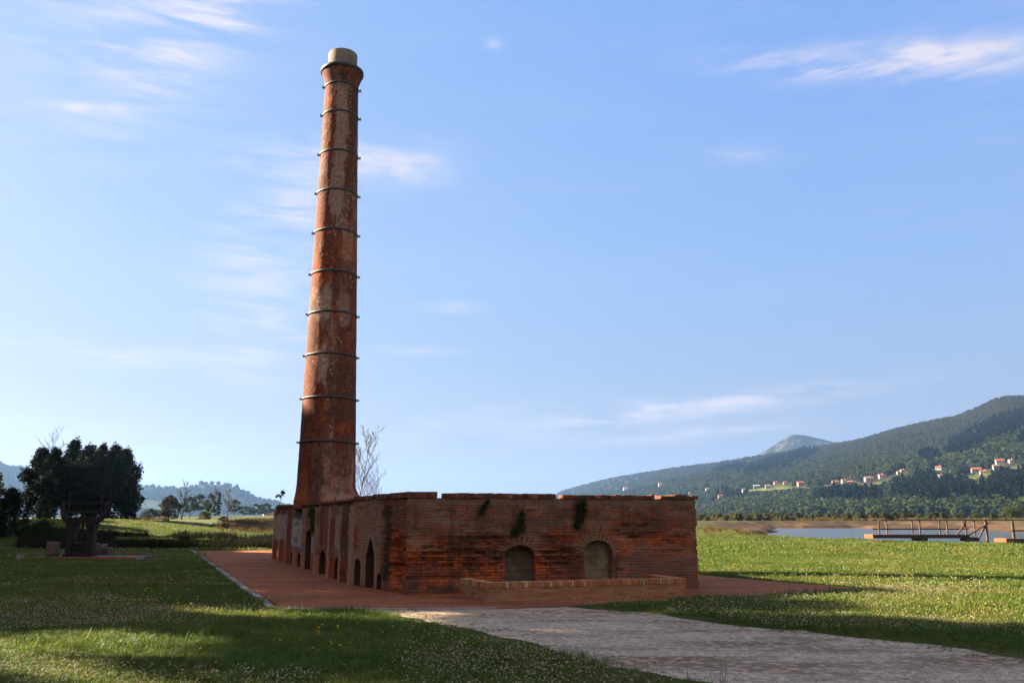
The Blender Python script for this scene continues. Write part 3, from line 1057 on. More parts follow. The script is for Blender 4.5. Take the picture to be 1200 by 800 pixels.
S0_OPEN = [(1.33, 1.55, .26, .1, False), (1.78, 2.24, .72, .42, True), (2.60, 2.94, .42, .22, False)]


def s0_dmg(u, z):
    return np.clip(1.3 * gauss(u, z, .55, .75, .42, .55) * (.5 + fbm(u * 3, z * 6, 103)), 0, 1)


def s0_shape(u_, z, rnd, rnd2, course):
    u = L_S0 - u_
    dm = s0_dmg(u, z)
    dep = dm * (.03 + .09 * rnd2 + .05 * _hash(course, course * 0, 77)) + .10 * sstep(dm, .35, .7) + .07 * gauss(u, z - .12 * (u - .5), .55, .55, .5, .05)
    dep = dep + .05 * blot(u, z, 1.0, 1.3, 0, 1.9, 104)
    dep = (dep + .04 * rnd2 ** 3) * (1 - .9 * near_open(u, z, S0_OPEN))
    for (a, b, zs, rs, pt) in S0_OPEN:
        dep = np.where(arch(u, z, a, b, zs, rs, pt) > 0, .45, dep)
    return dep


def s0_paint(u_, z, rnd, rnd2, jc):
    u = L_S0 - u_
    dm = s0_dmg(u, z)
    C = mixc(np.zeros(u.shape + (3,)) + MAUVE, sstep(rnd, .4, .8) * .7, RED)
    C = mixc(C, sstep(u, 1.2, 1.6) * .7, np.array([.29, .185, .15]))
    C = mixc(C, (rnd2 > .8) * .35, LIME * .8)
    C = mixc(C, sstep(dm, .12, .4), ORANGE * (.9))
    C = mixc(C, sstep(dm, .3, .6) * (rnd > .6), RED * .8)
    C = mixc(C, jc * .6 * (1 - dm), np.array([.12, .095, .08]))
    C = mixc(C, blot(u, z, .95, 1.3, .2, 1.85, 105) * .85, np.array([.025, .026, .018]))
    C = mixc(C, sstep(u, 2.95, 3.05) * .5, np.array([.26, .2, .17]))
    C = mixc(C, blot(u, z, 2.85, 3.1, .9, 1.4, 106) * .7, np.array([.22, .03, .03]))
    C = mixc(C, (1 - sstep(z, 0, .2)) * .5, ORANGE * .5)
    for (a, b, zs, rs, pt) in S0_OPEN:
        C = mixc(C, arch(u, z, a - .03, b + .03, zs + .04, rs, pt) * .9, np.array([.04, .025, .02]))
    return C


def plain_shape(u, z, rnd, rnd2, course):
    return .02 * rnd2 ** 2


def plain_paint(u, z, rnd, rnd2, jc):
    C = mixc(np.zeros(u.shape + (3,)) + MAUVE, sstep(rnd, .3, .8) * .8, RED)
    C = mixc(C, sstep(fbm(u * 1.5, z * 3, 111), .5, .7), ORANGE * .8)
    return mixc(C, jc * .7, np.array([.11, .09, .08]))


kiln = thing('brick_kiln', 'ruined low red brick kiln building with eroded walls and arched niches', 'kiln', (0, 0, 0))
TOP = 2.06
brick_obj('front_wall', [brick_panel(FRONT_A, FRONT_B, -.02, TOP, .02, front_shape, front_paint, 1, (0.0, .075))], M['brick'], kiln)
brick_obj('side_wall', [brick_panel(FAR_L, STEP, -.02, TOP - .02, .03, side_shape, side_paint, 2, (0, 0), lambda u, z: near_open(L_SIDE - u, z, SIDE_OPEN)),
                        brick_panel(STEP + Vector((.0, .0)), FRONT_A, -.02, TOP, .02, s0_shape, s0_paint, 3, (0, 0), lambda u, z: near_open(L_S0 - u, z, S0_OPEN))], M['brick'], kiln)['label'] = 'shaded side wall with arched openings and faded graffiti'
din = (FAR_L - FRONT_A).normalized()
brick_obj('rear_wall', [brick_panel(FRONT_B + Vector((-.03, .03)), FAR_R, -.02, TOP, .06, plain_shape, plain_paint, 4),
                        brick_panel(FAR_R, FAR_L, -.02, TOP, .06, plain_shape, plain_paint, 5)], M['brick'], kiln)
# solid core and roof terrace
def inset(P, k):
    out = []
    n = len(P)
    for i in range(n):
        a, b, c = P[i - 1], P[i], P[(i + 1) % n]
        d1, d2 = (b - a).normalized(), (c - b).normalized()
        n1, n2 = Vector((-d1.y, d1.x)), Vector((-d2.y, d2.x))
        m = (n1 + n2).normalized()
        out.append(b + m * k / max(.3, m.dot(n1)))
    return out


FOOT = [FAR_L, STEP, FRONT_A, FRONT_B, FAR_R]
core = MB()
inn, out = inset(FOOT, .62), inset(FOOT, .06)
n = 5
core.add([(p.x, p.y, -.1) for p in inn] + [(p.x, p.y, 1.95) for p in inn], [tuple(range(5, 10))] + [(i, (i + 1) % 5, 5 + (i + 1) % 5, 5 + i) for i in range(5)])
core.add([(p.x, p.y, 1.93) for p in out] + [(p.x, p.y, 2.01) for p in out], [tuple(range(5, 10)), tuple(range(5))[::-1]] + [(i, (i + 1) % 5, 5 + (i + 1) % 5, 5 + i) for i in range(5)])
core.build('roof', M['roof_fill'], kiln)

# capping course, broken by notches
def cap_run(P, Q, spans, z0, h, over, seed):
    rng = random.Random(seed)
    d = (Q - P).normalized()
    nrm = Vector((d.y, -d.x))
    ang = math.atan2(d.y, d.x)
    V, F, C = [], [], []
    for (u0, u1, dz) in spans:
        u = u0
        while u < u1 - .02:
            l = min(rng.uniform(.10, .125), u1 - u)
            zz = z0 + dz * (.0) + rng.uniform(-.004, .004)
            mb = MB()
            p = P + d * u
            Mx = Matrix.Translation((p.x, p.y, 0)) @ Matrix.Rotation(ang, 4, 'Z')
            o_ = over + rng.uniform(-.012, .008)
            mb.box((.002, -o_, zz), (l - .002, .34, z0 + h + dz + rng.uniform(-.008, .006)), .006, Mx)
            b = len(V)
            V += mb.v
            F += [tuple(i + b for i in f) for f in mb.f]
            k = rng.random()
            c = np.array([.045, .03, .026]) * (1 - k) + np.array([.17, .07, .045]) * k if k < .7 else (np.array([.14, .06, .042]) if k < .93 else np.array([.24, .09, .05]))
            C += [c] * len(mb.f)
            u += l
    return V, F, C


def cap_obj(name, runs):
    V, F, C = [], [], []
    for v, f, c in runs:
        b = len(V)
        V += v
        F += [tuple(i + b for i in g) for g in f]
        C += c
    me = mesh_from(name, V, F, M['brick'])
    face_col(me, np.array(C))
    return link(name, me, kiln)


cap_obj('capping', [cap_run(FRONT_A, FRONT_B, [(-.02, .66, .06), (.80, 3.40, .035), (3.56, 5.82, .015), (5.97, 6.93, .005)], TOP, .075, .03, 3)])
cap_obj('capping', [cap_run(FAR_L, STEP, [(0, L_SIDE - .05, -.02)], TOP - .02, .08, .035, 4), cap_run(STEP, FRONT_A, [(.0, 1.2, .02), (1.2, 2.2, .04), (2.2, L_S0 - .05, .055)], TOP, .075, .03, 5)])
cap_obj('capping', [cap_run(FRONT_B, FAR_R, [(.36, (FAR_R - FRONT_B).length - .36, 0)], TOP, .12, .03, 6), cap_run(FAR_R, FAR_L, [(0, 6.9, 0)], TOP, .12, .03, 7)])
# niche fills
fd = (FRONT_B - FRONT_A).normalized()
fn = Vector((fd.y, -fd.x))
for k, (u0, u1, zs, rs) in enumerate(NICHES):
    m = MB()
    pts = [(u0 - .03, 0), (u1 + .03, 0)] + [((u0 + u1) / 2 + (u1 - u0 + .06) / 2 * math.cos(t), zs + (rs + .03) * math.sin(t)) for t in np.linspace(0, math.pi, 15)]
    dpt = .30 if k == 0 else .20
    base = [FRONT_A + fd * p[0] - fn * dpt for p in pts]
    bk = [FRONT_A + fd * p[0] - fn * (dpt + .12) for p in pts]
    n = len(pts)
    m.add([(b.x, b.y, p[1]) for b, p in zip(base, pts)] + [(b.x, b.y, p[1]) for b, p in zip(bk, pts)], [tuple(range(n))] + [(i, i + n, (i + 1) % n + n, (i + 1) % n) for i in range(n)])
    o = m.build('niche_fill', M['cement'] if k == 0 else M['cement_pale'], kiln)
    o['label'] = ('dark grey cement infill of the left arched niche', 'paler tan cement infill of the right arched niche')[k]


# low planter wall in front of the niches
def low_wall():
    t = thing('brick_enclosure', 'low newer brick enclosure wall with upright coping bricks below the niches', 'low wall', (0, 0, 0))
    A, B, Cc = Vector((-1.10, 18.75)), Vector((-.50, 17.42)), Vector((3.68, 18.72))
    D = Vector((3.25, 20.15))
    th, H = .24, .375
    Vb, Fb, Cb = [], [], []
    Vc, Fc, Ccp = [], [], []
    rng = random.Random(8)
    segs = [(A, B), (B, Cc), (Cc, D)]
    for si, (p, q) in enumerate(segs):
        d = (q - p).normalized()
        L = (q - p).length
        if si == 1:
            pass
        ang = math.atan2(d.y, d.x)
        s0, s1 = (0 if si == 0 else .0), L
        if si == 0:
            s1 = L
        if si == 1:
            s0, s1 = .0, L
        if si == 2:
            s0 = .0
        nc = 5
        ch = (H - .105) / nc
        for c in range(nc):
            u = s0 - (.11 if c % 2 else 0)
            while u < s1:
                a_, b_ = max(u, s0), min(u + .215, s1)
                if b_ - a_ > .02:
                    Mx = Matrix.Translation((p.x, p.y, 0)) @ Matrix.Rotation(ang, 4, 'Z')
                    mb = MB()
                    lo_y = 0 if si == 0 else 0.0
                    j = rng.uniform(-.003, .003)
                    mb.box((a_ + .004, j + .002 * si, c * ch - (.05 if c == 0 else 0) + .004), (b_ - .004, th - .002 * si, (c + 1) * ch - .004), .004, Mx)
                    n0 = len(Vb)
                    Vb += mb.v
                    Fb += [tuple(i + n0 for i in f) for f in mb.f]
                    k = rng.random()
                    Cb += [np.array([.25, .12, .068]) * (.75 + .5 * k)] * len(mb.f)
                u += .225
            # mortar bed
        Mx = Matrix.Translation((p.x, p.y, 0)) @ Matrix.Rotation(ang, 4, 'Z')
        mb = MB()
        mb.box((s0 + .01, .009 + .002 * si, -.05), (s1 - .01, th - .009 - .002 * si, H - .11), 0, Mx)
        n0 = len(Vb)
        Vb += mb.v
        Fb += [tuple(i + n0 for i in f) for f in mb.f]
        Cb += [np.array([.22, .185, .15])] * len(mb.f)
        u = s0
        while u < s1 - .01:
            b_ = min(u + .062, s1)
            mb = MB()
            mb.box((u + .003, -.012 + rng.uniform(-.003, .003) + .002 * si, H - .105), (b_ - .003, th + .012 - .002 * si, H + rng.uniform(-.003, .003)), .004, Mx)
            n0 = len(Vc)
            Vc += mb.v
            Fc += [tuple(i + n0 for i in f) for f in mb.f]
            k = rng.random()
            Ccp += [(np.array([.28, .12, .062]) if k > .25 else np.array([.34, .25, .15])) * (.75 + .45 * rng.random())] * len(mb.f)
            u += .066
    me = mesh_from('wall', Vb, Fb, M['new_brick'])
    face_col(me, np.array(Cb))
    link('wall', me, t)
    me = mesh_from('coping', Vc, Fc, M['new_brick'])
    face_col(me, np.array(Ccp))
    link('coping', me, t)


low_wall()

# ------------------------------------------------------------------ chimney
CX, CY = -6.55, 30.5
chim = thing('chimney', 'tall tapering round red brick factory chimney with black iron bands', 'chimney', (CX, CY, 1.9))


def rad(z):
    return 1.03 - .0257 * (z - 2.3)


LEAN = -.0045


def shaft():
    dz = .07
    zs = []
    z = 1.95
    while z < 18.0:
        zs += [z, z + .056]
        z += dz
    zs = np.array(zs)
    nb = 52
    Vv, Ff, Cc = [], [], []
    sub = 2
    n = nb * sub
    th = np.arange(n) / n * 2 * math.pi
    ndir = np.array([-.925, -.38])
    for zi in zs:
        r = rad(zi)
        fl = np.clip((2.75 - zi) / .55, 0, 1) ** 1.5 * .30
        fl = fl * (1 - .8 * np.clip(np.cos(th) * ndir[0] + np.sin(th) * ndir[1] * 1.0, 0, 1) * (np.sin(th) < .3))
        rr = r + fl + .012 * (fbm(th * 4, np.full(n, zi * 1.2), 5) - .5) + .010 * (_hash(np.floor(np.arange(n) / sub), np.full(n, int(zi / dz)), 3) - .5)
        Vv.append(np.stack([rr * np.cos(th) + LEAN * (zi - 2), rr * np.sin(th), np.full(n, zi - 1.9)], 1))
    for i in range(len(zs) - 1):
        a = i * n + np.arange(n)
        b = i * n + (np.arange(n) + 1) % n
        Ff.append(np.stack([a, b, b + n, a + n], 1))
        zc = (zs[i] + zs[i + 1]) / 2
        jt = 1.0 if i % 2 else 0.0
        crs = int((zc - 1.95) / dz)
        bi = np.floor((np.arange(n) + (crs % 2)) / sub)
        rnd, rnd2 = _hash(bi, bi * 0 + crs, 7), _hash(bi, bi * 0 + crs, 9)
        t = th + math.pi / n
        # angle measured from the side that faces the meadow path
        ph = (t + math.pi / 2 - .21 + math.pi) % (2 * math.pi) - math.pi
        zz = np.full(n, zc)
        U = np.cos(t) * 2.3 + 5
        W = np.sin(t) * 2.3 + 5
        C = np.zeros((n, 3)) + np.array([.165, .048, .021])
        C = mixc(C, sstep(rnd, .4, .9) * .75, np.array([.23, .070, .026]))
        C = mixc(C, (rnd2 < .26) * .7, np.array([.065, .030, .022]))
        low = 1 - sstep(zz, 6, 10)
        C = mixc(C, low * .5, np.array([.17, .058, .030]))
        pn = fbm(U * 1.1 + W, zz * .55, 13, 5)
        C = mixc(C, sstep(pn, .52, .57) * .75, np.array([.31, .26, .26]))
        pn2 = fbm(U * .8 - W * .6, zz * .35, 19, 5)
        C = mixc(C, sstep(fbm(U * 2.4 + W * 1.7, zz * 1.4, 43, 4), .52, .60) * .6, np.array([.34, .095, .03]))
        C = mixc(C, sstep(fbm(U * 2.0 - W * 2.1, zz * 1.8, 47, 4), .53, .60) * .6, np.array([.075, .032, .022]))
        C = mixc(C, sstep(pn2, .53, .62) * .6, np.array([.07, .042, .036]))
        # lime-washed streak down the near side of the upper shaft
        wv = .18 * (fbm(zz * .9, zz * 0, 23) - .5) * 4
        core_ = np.exp(-((ph - .02 - wv * .5) / .42) ** 2) * sstep(zz, 11.0, 13.5) * (.35 + 1.3 * fbm(U * 4, zz * 2.0, 29, 4))
        C = mixc(C, sstep(core_, .36, .62) * .8, np.array([.31, .28, .29]))
        core2 = np.exp(-((ph + .35) / .30) ** 2) * (np.exp(-((zz - 9.2) / .7) ** 2) + np.exp(-((zz - 7.0) / .8) ** 2) * .9) * (.5 + fbm(U * 4, zz * 3, 30, 4))
        C = mixc(C, sstep(core2, .3, .6) * .85, np.array([.38, .34, .34]))
        core3 = np.exp(-((ph - .5) / .5) ** 2) * np.exp(-((zz - 9.0) / .8) ** 2) * (.4 + fbm(U * 4, zz * 4, 36, 4))
        C = mixc(C, sstep(core3, .4, .7) * .65, np.array([.30, .26, .26]))
        C = mixc(C, (_hash(np.floor(np.arange(n) / 1), bi * 0 + i, 11) > 1.004 - .075 * sstep(fbm(U * 1.6 + W, zz * 1.1, 49, 4), .48, .66) * sstep(zz, 2.6, 5)) * .8, np.array([.50, .38, .30]))
        soot = sstep(zz, 14.5, 18.3) * sstep(ph, .15, .6) * sstep(fbm(U * 3, zz * 1.5, 33), .38, .6)
        C = mixc(C, soot * .85, SOOT * 1.5)
        C = mixc(C, sstep(zz, 17.2, 18.2) * sstep(fbm(U * 3, zz * 2, 35), .4, .6) * .6, SOOT * 2)
        C = mixc(C, np.full(n, jt * .45), np.array([.16, .10, .075]))
        Cc.append(C)
    me = mesh_from('shaft', np.concatenate(Vv), np.concatenate(Ff), M['chimney_brick'], True)
    face_col(me, np.concatenate(Cc))
    link('shaft', me, chim)
    # flared crown
    prof = []
    zt = 18.3
    for k, (dr, z) in enumerate([(0.0, 17.95), (.015, 18.07), (.05, 18.20), (.10, 18.35), (.145, 18.48), (.155, 18.55)]):
        prof.append((rad(18.3) + dr, z - 1.9))
    rim_top = [(rad(18.3) + .02, 19.14 - 1.9), (.5, 19.14 - 1.9)]
    m = MB()
    m.lathe(prof, 64, (LEAN * 16.4, 0, 0))
    me = mesh_from('crown', m.v, m.f, M['chimney_brick'], True)
    mid = np.array([[sum(m.v[i][k] for i in f) / 4 for k in range(3)] for f in m.f])
    t = np.arctan2(mid[:, 1], mid[:, 0])
    C = np.zeros((len(mid), 3)) + np.array([.17, .06, .035])
    C = mixc(C, sstep(fbm(t * 3 + 9, mid[:, 2] * 4, 41), .42, .6), SOOT * 1.6)
    C = mixc(C, np.exp(-((t + 1.78) / .22) ** 2) * .6, np.array([.2, .14, .12]))
    face_col(me, C)
    link('crown', me, chim)
    m = MB()
    r0 = rad(18.3) + .155
    m.lathe([(r0 - .02, 18.55 - 1.9), (r0 + .045, 18.56 - 1.9), (r0 + .045, 18.68 - 1.9), (r0 - .02, 18.73 - 1.9), (.40, 18.77 - 1.9)], 64, (LEAN * 16.6, 0, 0))
    m.build('rim', M['iron'], chim, True)
    m = MB()
    m.lathe([(.555, 18.7 - 1.9), (.56, 19.38 - 1.9), (.545, 19.41 - 1.9), (.47, 19.41 - 1.9), (.465, 18.6 - 1.9)], 48, (LEAN * 17, 0, 0))
    m.build('flue_pipe', M['concrete'], chim, True)


shaft()
vd = Vector((CX, CY)).normalized()           # bands are bolted through at the two flanks
side = Vector((vd.y, -vd.x))
for z in (4.25, 5.80, 7.36, 8.90, 10.42, 12.02, 13.58, 15.15, 16.76, 17.95):
    r = rad(z) + .012
    m = MB()
    m.lathe([(r - .03, -.034), (r + .016, -.034), (r + .016, .034), (r - .03, .034)], 64)
    o = m.build('iron_band', M['iron'], chim, True, (LEAN * (z - 2), 0, z - 1.9))
    for s in (-1, 1):
        b = MB()
        p = side * s * (r + .02)
        q = side * s * (r + .085)
        b.tube([(p.x, p.y, 0), (q.x, q.y, 0)], .035, 8)
        b.tube([(q.x * .99 + vd.x * .08, q.y * .99 + vd.y * .08, 0), (q.x * .99 - vd.x * .08, q.y * .99 - vd.y * .08, 0)], .028, 8)
        b.build('clamp', M['iron'], o)

# ------------------------------------------------------------------ plants growing on the masonry
def leaf_mass(centres, n, size, seed, squash=1.0):
    """loose leaf quads filling ellipsoids: (centre, (rx,ry,rz))"""
    rng = np.random.default_rng(seed)
    V, F = [], []
    for (c, r) in centres:
        k = n
        D = rng.normal(0, 1, (k, 3))
        D /= np.linalg.norm(D, axis=1)[:, None]
        D *= (rng.uniform(0, 1, (k, 1)) ** .45)
        Pn = np.array(c) + D * np.array(r)
        nr = rng.normal(0, 1, (k, 3)) + D * .8 + np.array([0, 0, .35])
        nr /= np.linalg.norm(nr, axis=1)[:, None]
        a = np.cross(nr, np.array([.31, .22, .92]))
        a /= np.linalg.norm(a, axis=1)[:, None] + 1e-9
        b = np.cross(nr, a)
        s = size * rng.uniform(.6, 1.35, (k, 1))
        q = np.stack([Pn - a * s * .55, Pn - b * s * .3 + a * s * .1, Pn + a * s * .65, Pn + b * s * .34 + a * s * .05], 1)
        base = len(V) * 0 + (F[-1][3] + 1 if F else 0)
        V.append(q.reshape(-1, 3))
        F += [(base + 4 * i, base + 4 * i + 1, base + 4 * i + 2, base + 4 * i + 3) for i in range(k)]
    return np.concatenate(V), F


def wall_plant(label, u, z, spots, seed, size=.05, n=140, stem=True):
    p = FRONT_A + fd * u + fn * .05
    t = thing('wall_plant', label, 'plant', (p.x, p.y, z), math.atan2(fd.y, fd.x), 'plants growing out of the kiln wall')
    V, F = leaf_mass([((a, -.03 + b, c), r) for (a, b, c, r) in spots], n, size, seed)
    link('foliage', mesh_from('foliage', V, F, M['ivy']), t)
    m = MB()
    for (a, b, c, r) in spots[:4]:
        m.tube([(0, .06, 0), (a * .5, -.01, c * .5 + .02), (a, -.03 + b, c)], [.012, .009, .004], 5)
    m.build('stem', M['bark'], t)


wall_plant('dark leafy bush growing above the left niche arch', 2.52, 1.36, [(0, 0, .05, (.17, .10, .16)), (.04, 0, .22, (.09, .08, .14)), (-.1, 0, -.05, (.12, .08, .10)), (.06, .0, .36, (.04, .04, .10))], 3)
wall_plant('long dark hanging plant below the cap near the middle notch', 4.0, 1.98, [(.03, 0, -.05, (.10, .07, .10)), (0, 0, -.22, (.13, .07, .14)), (-.06, 0, -.40, (.11, .06, .12)), (-.12, 0, -.52, (.08, .05, .10))], 4)
wall_plant('thin dark trailing weed under the cap left of the bush', 1.80, 2.02, [(0, 0, -.04, (.05, .05, .06)), (-.07, 0, -.15, (.05, .04, .07)), (-.14, 0, -.27, (.07, .04, .08))], 5, .04, 60)
sp = thing('wall_plant', 'small green sprig sprouting at the left foot of the chimney', 'plant', (-8.35, 31.2, 2.0), 0, 'plants growing out of the kiln wall')
V, F = leaf_mass([((.0, 0, .42), (.16, .12, .10)), ((.1, 0, .55), (.08, .08, .08))], 40, .08, 6)
link('foliage', mesh_from('foliage', V, F, M['leaf_mid']), sp)
m = MB()
m.tube([(0, 0, 0), (.03, 0, .25), (.06, 0, .5)], [.014, .01, .005], 5)
m.build('stem', M['bark'], sp)
sd_ = (STEP - FAR_L).normalized()
sn = Vector((sd_.y, -sd_.x))
p = FAR_L + sd_ * (L_SIDE - 5.9) + sn * .06
iv = thing('wall_plant', 'dark ivy clump hanging from the side wall beside the chimney', 'plant', (p.x, p.y, 1.75), math.atan2(sd_.y, sd_.x), 'plants growing out of the kiln wall')
V, F = leaf_mass([((0, 0, 0), (.55, .10, .22)), ((.2, 0, -.3), (.4, .08, .25))], 160, .07, 8)
link('foliage', mesh_from('foliage', V, F, M['ivy']), iv)
m = MB()
m.tube([(0, .08, .15), (.1, 0, -.1), (.2, 0, -.4)], [.015, .012, .006], 5)
m.build('stem', M['bark'], iv)

# ------------------------------------------------------------------ old press on its slab
MX, MY = -17.85, 36.0
slab = tag(link('brick_slab', None, None, (-17.3, 35.4, 0)), 'low brick edged slab in the grass carrying the old iron press', 'slab')
m = MB()
m.box((-2.35, .02, -.05), (2.2, 1.9, .10), .02)
m.build('top', M['block'], slab)
m = MB()
rng = random.Random(3)
u = -2.4
while u < 2.2:
    m.box((u, -.10, -.05), (u + .20, .015, .115 + rng.uniform(-.01, .01)), .01)
    u += .21
o = m.build('brick_edge', M['tile'], slab)
m = MB()
m.box((2.21, -.12, -.05), (2.42, .14, .17), .02)
m.box((-2.62, -.12, -.05), (-2.41, .14, .16), .02)
m.build('corner_stone', M['stone'], slab)
press = thing('iron_press', 'dark old cast iron press with forked arms standing on the slab', 'machine', (MX, MY + .3, .10), 0, None, (.9, 1, 1))
for s in (-1, 1):
    m = MB()
    m.box((s * .45 - .20, -.30, 0), (s * .45 + .20, .30, .12), .02)
    m.box((s * .45 - .17, -.22, .12), (s * .45 + .17, .22, 1.22), .035)
    m.box((s * .45 - .21, -.26, 1.16), (s * .45 + .21, .26, 1.34), .03)
    m.build('column', M['old_iron'], press)
m = MB()
m.box((-.62, -.24, 1.34), (.62, .24, 1.58), .04)
for s in (-1, 1):
    m.tube([(s * .5, 0, 1.40), (s * .80, 0, 1.52), (s * .98, 0, 1.74), (s * 1.02, 0, 2.0), (s * 1.02, 0, 2.22)], [.17, .14, .11, .09, .085], 10)
m.build('cross_head', M['old_iron'], press)
m = MB()
m.beam((-.98, -.02, 1.80), (.98, -.02, 1.80), .1, .09)
m.build('lower_bar', M['old_iron'], press)
m = MB()
m.beam((-1.12, 0, 2.16), (1.12, 0, 2.16), .08, .07)
m.build('top_bar', M['old_iron'], press)
for s in (-.78, .72, 1.12):
    m = MB()
    m.tube([(s, .1, 1.78 if s != 1.12 else 1.6), (s, .1, 2.30), (s, .1, 2.44)], [.035, .03, .02], 8)
    m.lathe([(.0, 2.52), (.04, 2.50), (.045, 2.46), (.03, 2.42)], 8, (s, .1, 0))
    m.build('upright_rod', M['old_iron'], press)
m = MB()
m.lathe([(.05, .55), (.05, .72), (.09, .74), (.09, .80), (.045, .82), (.045, 1.4)], 16)
m.build('screw_spindle', M['old_iron'], press)
m = MB()
m.box((-.33, -.20, .30), (.33, .20, .42), .02)
m.lathe([(.0, .44), (.24, .44), (.26, .47), (.26, .54), (.22, .57), (0, .57)], 20)
m.box((-.28, -.16, 0), (.28, .16, .31), .02)
m.build('bed_plate', M['old_iron'], press)


def rough_block(mb, lo, hi, seed, amp=.04):
    bm = bmesh.new()
    bmesh.ops.create_cube(bm, size=1)
    bmesh.ops.subdivide_edges(bm, edges=bm.edges[:], cuts=5, use_grid_fill=True)
    for v in bm.verts:
        c = v.co
        p = Vector([lo[i] + (c[i] + .5) * (hi[i] - lo[i]) for i in range(3)])
        k = float(fbm(p.x * 4 + p.y * 3 + seed, p.z * 4 + p.y * 2, seed)) - .5
        k2 = float(fbm(p.x * 12 + p.y * 9 + seed, p.z * 12, seed + 4)) - .5
        v.co = p + c * (k * amp * 5 + k2 * amp * 1.5)
    mb.bm(bm)


m = MB()
rough_block(m, (-.20, -.2, -.02), (.20, .2, .60), 3)
tag(m.build('stone_block', M['block'], None, True, (-19.0, 36.3, .10)), 'upright squared reddish stone block left of the iron press', 'stone block', 'stones by the press')
m = MB()
rough_block(m, (-.55, -.25, -.08), (.30, .25, .52), 5, .05)
rough_block(m, (.28, -.2, -.08), (.55, .25, .38), 9, .05)
tag(m.build('stone_block', M['block'], None, True, (-18.1, 38.3, .02)), 'low broken stone pile behind the right foot of the press', 'stone block', 'stones by the press')
m = MB()
rough_block(m, (-.5, -.3, -.1), (.5, .3, .14), 7, .06)
gz = float(ground_z(np.array([-18.63]), np.array([55.97]))[0])
tag(m.build('pale_rock', M['stone'], None, True, (-18.63, 55.9, gz + .12)), 'single pale flat rock lying among the dark reeds', 'rock')

# ------------------------------------------------------------------ trees
def branch_tree(seed, H, lean=(0, 0), r0=.12, depth=4, spread=.55, n0=10, start=.25, twig=.012, droop=.0, kids=5, ratio=.5):
    rng = random.Random(seed)
    mb = MB()
    ends = []

    def grow(p, d, L, r, lev):
        n = 5 if lev == 0 else 4
        pts, rs = [p.copy()], [r]
        q = p.copy()
        dd = d.copy()
        for i in range(n):
            dd = (dd + Vector((rng.gauss(0, .07), rng.gauss(0, .07), rng.gauss(0, .05) + (.05 - droop) * (lev > 0)))).normalized()
            q = q + dd * L / n
            pts.append(q.copy())
            rs.append(max(twig * .5, r * (1 - .8 * (i + 1) / n)))
        mb.tube(pts, rs, 8 if lev == 0 else (5 if lev == 1 else 3), False)
        if lev >= depth:
            ends.append(pts[-1])
            return
        k = n0 if lev == 0 else kids
        for j in range(k):
            f = start + (1 - start) * (j + rng.random() * .8) / k if lev == 0 else .25 + .75 * (j + rng.random()) / k
            f = min(f, .98)
            i = min(int(f * n), n - 1)
            b = pts[i].lerp(pts[i + 1], f * n - i)
            a = rng.uniform(0, 6.283)
            out = Vector((math.cos(a), math.sin(a), 0))
            nd = (dd * (1 - spread) + out * spread + Vector((0, 0, .25))).normalized()
            grow(b, nd, L * ratio * rng.uniform(.7, 1.1) * (1.15 - .6 * f if lev == 0 else 1), max(twig, r * .45 * (1.1 - .5 * f)), lev + 1)
        ends.append(pts[-1])
    grow(Vector((0, 0, -.1)), Vector((lean[0], lean[1], 1)).normalized(), H, r0, 0)
    return mb, ends


TREE_KINDS = {}


def leafy(kind, seed, H, W, leaf, nclump, per, mat, r0=.2, shape='round', low=.1, tall=1.0):
    """trunk + limbs + crown of leaf clumps; kept as two shared meshes"""
    rng = random.Random(seed)
    mb, ends = branch_tree(seed, H * .8, r0=r0, depth=2, spread=.6, n0=9, start=.2, twig=.03, kids=3, ratio=.42)
    cs = []
    for i in range(nclump):
        z = low + (1 - low) * rng.random() ** .9
        if shape == 'cone':
            w_ = (1.04 - z) * .95 + .05
        elif shape == 'column':
            w_ = min(1, 2.6 * (1.03 - z)) * min(1, .8 + 2 * z)
        elif shape == 'bush':
            w_ = math.sqrt(max(0, 1 - z * z))
        else:
            k = (z - low) / (1 - low)
            w_ = math.sqrt(max(.02, 1 - (2 * k - .9) ** 2 * .9))
        a = rng.uniform(0, 6.283)
        r = w_ * W * math.sqrt(rng.uniform(.12, 1)) * rng.uniform(.75, 1.08)
        s = W * rng.uniform(.16, .30)
        cs.append(((r * math.cos(a), r * math.sin(a), z * H), (s, s, s * rng.uniform(.7, 1.2) * tall)))
    V, F = leaf_mass(cs, per, leaf, seed)
    TREE_KINDS[kind] = (mesh_from('trunk', mb.v, mb.f, M['bark'], True), mesh_from('crown', V, F, mat))


leafy('grove_a', 1, 10.0, 2.6, .30, 130, 75, M['leaf_dark'], .22, 'column', .04, 1.5)
leafy('grove_b', 2, 10.0, 2.2, .30, 120, 75, M['leaf_dark'], .22, 'column', .04, 1.7)
leafy('grove_c', 3, 10.0, 3.0, .30, 140, 75, M['leaf_dark'], .22, 'column', .03, 1.3)
leafy('bush_dark', 4, 3.0, 1.7, .16, 70, 60, M['leaf_dark'], .06, 'bush', .02)
leafy('bush_mid', 5, 3.0, 2.0, .20, 60, 55, M['leaf_mid'], .06, 'bush', .02)
leafy('bush_light', 6, 3.0, 2.2, .22, 60, 50, M['leaf_light'], .06, 'bush', .02)
leafy('bush_bronze', 7, 5.0, 2.6, .28, 80, 50, M['leaf_bronze'], .08, 'round', .06)
leafy('field_tree', 8, 7.0, 2.4, .30, 60, 45, M['leaf_mid'], .14, 'round', .3)
leafy('field_conifer', 9, 7.0, 1.3, .28, 60, 45, M['leaf_dark'], .14, 'cone', .06)
leafy('light_tree', 10, 7.0, 2.6, .30, 70, 45, M['leaf_light'], .14, 'round', .2)
leafy('shade_a', 12, 16.0, 4.6, .48, 190, 70, M['leaf_shade'], .35, 'round', .12)
